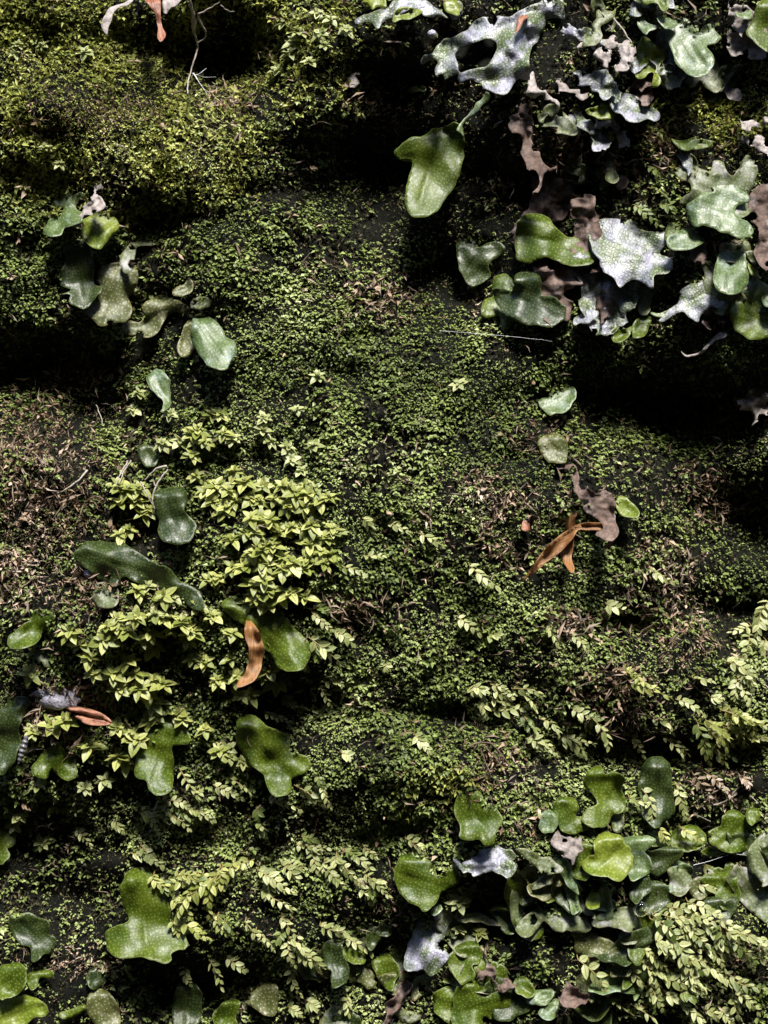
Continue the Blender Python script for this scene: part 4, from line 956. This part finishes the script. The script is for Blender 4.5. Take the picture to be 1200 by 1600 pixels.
fronds('L', '310,900,400,1040', 'pale', 'pale frond hanging in front of the blue-grey arched liverwort', None, lift=24)
fronds('L', '550,930,620,1010 460,1060,540,1170 560,1110,650,1180 900,1130,960,1200 980,1130,1060,1200', 'pale', 'pale moss frond along the bottom edge under the big dense clump', 'fronds under the big lower clump')
fronds('L', '860,540,945,590', 'pale', 'small pale frond beside the green mitten-shaped liverwort', None)
fronds('L', '610,100,660,200 550,140,590,160', 'pale', 'pale frond in front of the tall dark green tongue', 'fronds before the tall dark tongue', lift=26)
fronds('L', '770,80,850,210', 'pale', 'withering pale frond hanging beside the tall dark tongue', None)
fronds('L', '690,280,730,330 790,280,880,330', 'lime', 'small frond lying on the row of flat green lobes', 'fronds on the flat lobes', lift=34)
fronds('L', '850,30,960,130 900,20,1020,110 1070,40,1100,100', 'dryleaf', 'dry pinkish-brown moss frond in the shade by folded liverwort', 'dry pinkish fronds')
fronds('C', '560,40,590,90 640,780,700,860 570,960,640,1060 690,960,760,1020 640,880,700,940', 'olive', 'small olive moss frond among the upper liverworts', 'olive fronds among upper liverworts')

name_shoots()

# ------------------------------------------------------------------ rootlets, threads, stone, shell, drop
def strand(name, label, cat, lines, r, mat, lift=16, group=None, wob=1.0):
    def one(tile, s, rr):
        pts = T(tile, s)
        P = [W1(x, y, depth_at(x, y) + lift + random.uniform(-3, 3)) for x, y in pts]
        # smooth
        out = []
        for i in range(len(P) - 1):
            p0, p1, p2, p3 = P[max(i - 1, 0)], P[i], P[i + 1], P[min(i + 2, len(P) - 1)]
            for j in range(4):
                t = j / 4
                out.append(0.5 * (2 * p1 + (p2 - p0) * t + (2 * p0 - 5 * p1 + 4 * p2 - p3) * t * t + (3 * p1 - p0 - 3 * p2 + p3) * t ** 3) + rv(0.5 * S * wob))
        out.append(P[-1])
        return out, [rr * S * (1 - 0.6 * i / len(out)) * random.uniform(0.8, 1.2) for i in range(len(out))]
    made = [one(t, s, q) for (t, s), q in zip(lines, r)]
    base = made[0][0][0]
    if len(made) == 1:
        o = add(name, tube([p - base for p in made[0][0]], made[0][1], mat, name), label=label, category=cat, group=group)
        o.location = base; return
    root = add(name, None, label=label, category=cat, group=group); root.location = base; root.empty_display_size = 0.002
    for pts, rr in made: add('strand', tube([p - base for p in pts], rr, mat, 'strand'), root)

strand('hanging_rootlet', 'brown and pale rootlets dangling in the top black cavity', 'rootlet',
       [('A', '880,-20 905,60 905,130 925,220 905,300 882,380 880,440'), ('A', '890,20 915,90 915,160'), ('A', '930,65 935,100 965,150 955,185 925,200'), ('A', '930,65 985,40 1030,10'), ('A', '1035,25 1060,45 1100,55')],
       [2.4, 2.4, 2.2, 1.4, 1.0], 'paleroot', lift=80)
strand('spider_thread', 'little spider web knot at the end of the dangling rootlets', 'spider web', [('A', '912,352 935,345 968,320'), ('A', '912,352 940,395 972,440'), ('A', '912,352 930,352 955,362 1010,360'), ('A', '905,345 912,352 925,372')], [0.5, 0.45, 0.3, 1.6], 'silk', lift=70, wob=0.2)
strand('dry_rootlet', 'loop of dry tan rootlets above the lime moss', 'rootlet', [('D', '780,985 730,1000 680,1050'), ('D', '790,1000 740,1060 715,1130 725,1185'), ('D', '660,1060 690,1120 720,1175'), ('D', '615,955 580,1010 550,1090'), ('D', '600,960 560,1030 540,1085')], [2.2, 1.8, 1.5, 1.6, 1.4], 'paleroot', lift=26)
strand('twig', 'thin dry stem crossing the brown dead moss', 'twig', [('D', '410,1005 370,1050 300,1100 255,1115')], [1.8], 'paleroot', lift=14)
strand('twig', 'short pale curved thread in the dark hollow', 'twig', [('D', '450,700 468,740 480,790')], [1.1], 'paleroot', lift=40)
strand('twig', 'thin upright dry straw below the crossing stem', 'twig', [('D', '255,1060 252,1140'), ('D', '360,1120 290,1190')], [1.6, 1.6], 'paleroot', lift=14)
strand('spider_thread', 'long fine spider thread across the dark hollow under the liverworts', 'spider web', [('E', '860,350 1050,365 1200,378 1330,392 1390,400')], [0.22], 'silk', lift=60, wob=0.2)
strand('spider_thread', 'spider threads beside the green mitten-shaped liverwort', 'spider web', [('L', '850,455 930,435 1025,403'), ('L', '1025,403 1090,408 1155,428')], [0.35, 0.3], 'silk', lift=30, wob=0.3)
strand('twig', 'fine brown rootlet below the grey dry moss tuft', 'twig', [('I', '165,490 160,560 115,620'), ('I', '165,540 190,600')], [1.2, 1.0], 'root', lift=12)
strand('twig', 'thin brown stalk beside the tiny red-brown scale', 'twig', [('H', '1050,110 1100,50 1120,0'), ('H', '1100,50 1140,20')], [1.3, 1.0], 'root', lift=14)
strand('twig', 'brown rootlets curling below the pink bud scale', 'twig', [('G', '385,1020 380,1060 340,1110 325,1150'), ('G', '380,1060 350,1090 330,1120')], [1.8, 1.2], 'root', lift=16)
strand('twig', 'dry twigs poking out of the dry pinkish moss', 'twig', [('L', '945,175 1000,155 1055,120'), ('L', '1115,130 1155,165'), ('L', '850,215 930,250')], [1.6, 1.2, 1.4], 'paleroot', lift=14)
strand('twig', 'ragged brown rootlets hanging by the dry fibrous knot', 'twig', [('H', '1060,1090 1100,1130 1150,1190'), ('H', '1090,1080 1140,1120 1190,1190'), ('H', '1050,1110 1075,1170 1100,1230'), ('H', '1000,1100 1050,1080 1120,1085')], [1.6, 1.4, 1.2, 1.4], 'root', lift=14)
strand('twig', 'brown twig leaning beside grey withered flake', 'twig', [('C', '475,85 520,140 560,200')], [2.0], 'paleroot', lift=40)

def blob(name, label, cat, x, y, rx, ry, rz, lift, mat, rough=0.0, seed=3, rot=0.0):
    V, F, nu, nv = [], [], 20, 12
    for j in range(nv + 1):
        for i in range(nu):
            th, ph = math.pi * j / nv, 2 * math.pi * i / nu
            p = Vector((math.sin(th) * math.cos(ph), math.sin(th) * math.sin(ph), math.cos(th)))
            n = float(vnoise(np.array(p.x * 3 + p.y), np.array(p.z * 3 + p.y * 2), 1.0, 200 + seed)) * rough
            p = p * (1 + n)
            q = Vector((p.x * rx, p.y * rz, p.z * ry))
            V.append(Matrix.Rotation(rot, 3, 'Y') @ q * S)
    for j in range(nv):
        for i in range(nu):
            F.append((j * nu + i, j * nu + (i + 1) % nu, (j + 1) * nu + (i + 1) % nu, (j + 1) * nu + i))
    o = add(name, np_mesh(name, [tuple(v) for v in V], F, mat=M[mat]), label=label, category=cat)
    o.location = W1(x, y, depth_at(x, y) + lift); return o
blob('stone', 'pale lavender angular stone set in moss beside the pink bud scale', 'stone', 94, 1086, 32, 19, 9, 8, 'stone', 0.45, 3, 0.15)
blob('stone', 'small pale stone above the dim grey liverwort lobe', 'stone', 141, 896, 10, 7, 7, 10, 'stone', 0.25, 5)
blob('water_drop', 'clear round water drop at the end of mottled liverwort strip', 'water drop', 1002, 1421, 12, 12, 8, 30, 'drop')
blob('pale_bud', 'tiny lilac bud glinting in the dark beside holed grey liverwort', 'bud', 675, 53, 7, 6, 6, 60, 'stone', 0.1, 7)
# ribbed shell: spindle of whorls
def shell():
    A, B = Vector((125, 1050)), Vector((88, 1178))
    a, b = [400 * 0 + A[0] / 3, 800 + A[1] / 3], [B[0] / 3, 800 + B[1] / 3]
    pts, rad = [], []
    for i in range(37):
        t = i / 36
        x, y = a[0] + (b[0] - a[0]) * t, a[1] + (b[1] - a[1]) * t
        pts.append(W1(x, y, depth_at(44, 1170) + 34)); rad.append(S * (6.0 * math.sin(math.pi * (0.12 + 0.82 * t)) ** 0.7 * (0.86 + 0.16 * math.sin(t * 6 * 2 * math.pi))))
    base = pts[-1]
    o = add('snail_shell', tube([p - base for p in pts], rad, 'shell', 'snail_shell', 12), label='slim grey ribbed snail shell on the glossy dark liverwort', category='snail shell')
    o.location = base
shell()

# ------------------------------------------------------------------ moss and litter between the liverworts
FM = np.ones_like(HG)
for Q in FOOT:
    lo, hi = Q.min(0), Q.max(0)
    k = (GX > lo[0]) & (GX < hi[0]) & (GY > lo[1] + 0.16 * (hi[1] - lo[1])) & (GY < hi[1])
    k[k] = inside(GX[k], GY[k], Q)
    FM[k] = 0.12
carpet('moss_carpet', 'carpet of tiny green moss leaves covering the rock', 5.2, dens_carpet, 4, (3.2, 7.2), (0.45, 0.8),
       [(0.038, 0.053, 0.014), (0.083, 0.113, 0.024), (0.15, 0.195, 0.045), (0.25, 0.295, 0.10), (0.42, 0.46, 0.25)], 'carpet', (1.5, 9.0))

carpet('dark_moss_felt', 'dark felt of old moss and soil crumbs between the plants', 5.6, lambda x, y: 0.8 + 0 * x, 2, (3, 8), (0.25, 0.8),
       [(0.012, 0.011, 0.006), (0.03, 0.030, 0.012), (0.07, 0.058, 0.03), (0.12, 0.115, 0.055)], 'litter', (2.5, 7.0), spread=170, axis_up=0.2, jitter=0.8, droop=(-0.3, 0.5))
carpet('feathery_moss', 'yellow-green feathery moss on the sunny ledges', 5.4, dens_feather, 5, (4, 9.5), (0.28, 0.6),
       [(0.08, 0.095, 0.02), (0.21, 0.225, 0.045), (0.35, 0.37, 0.095), (0.52, 0.52, 0.29)], 'feather', (2.0, 9.0), spread=150, axis_up=0.35, jitter=0.6, droop=(-0.25, 0.35))

carpet('dry_moss_litter', 'brown and grey dead moss shreds caught among the living moss', 6.5, dens_litter, 5, (6, 13), (0.16, 0.5),
       [(0.07, 0.045, 0.025), (0.18, 0.12, 0.075), (0.34, 0.25, 0.18), (0.46, 0.39, 0.33)], 'litter', (2.0, 10.0), spread=170, axis_up=0.1, jitter=1.0, droop=(-0.5, 0.6))

carpet('dry_fibres', 'loose dry fibres and hair-thin rootlets scattered over the moss', 9.0, lambda x, y: np.clip(0.3 * w_litter(x, y) + 0.02, 0, 1), 2, (10, 26), (0.035, 0.08),
       [(0.08, 0.055, 0.035), (0.20, 0.15, 0.11), (0.33, 0.28, 0.24)], 'litter', (5.0, 16.0), spread=170, axis_up=0.2, jitter=1.0, droop=(-0.3, 0.6))
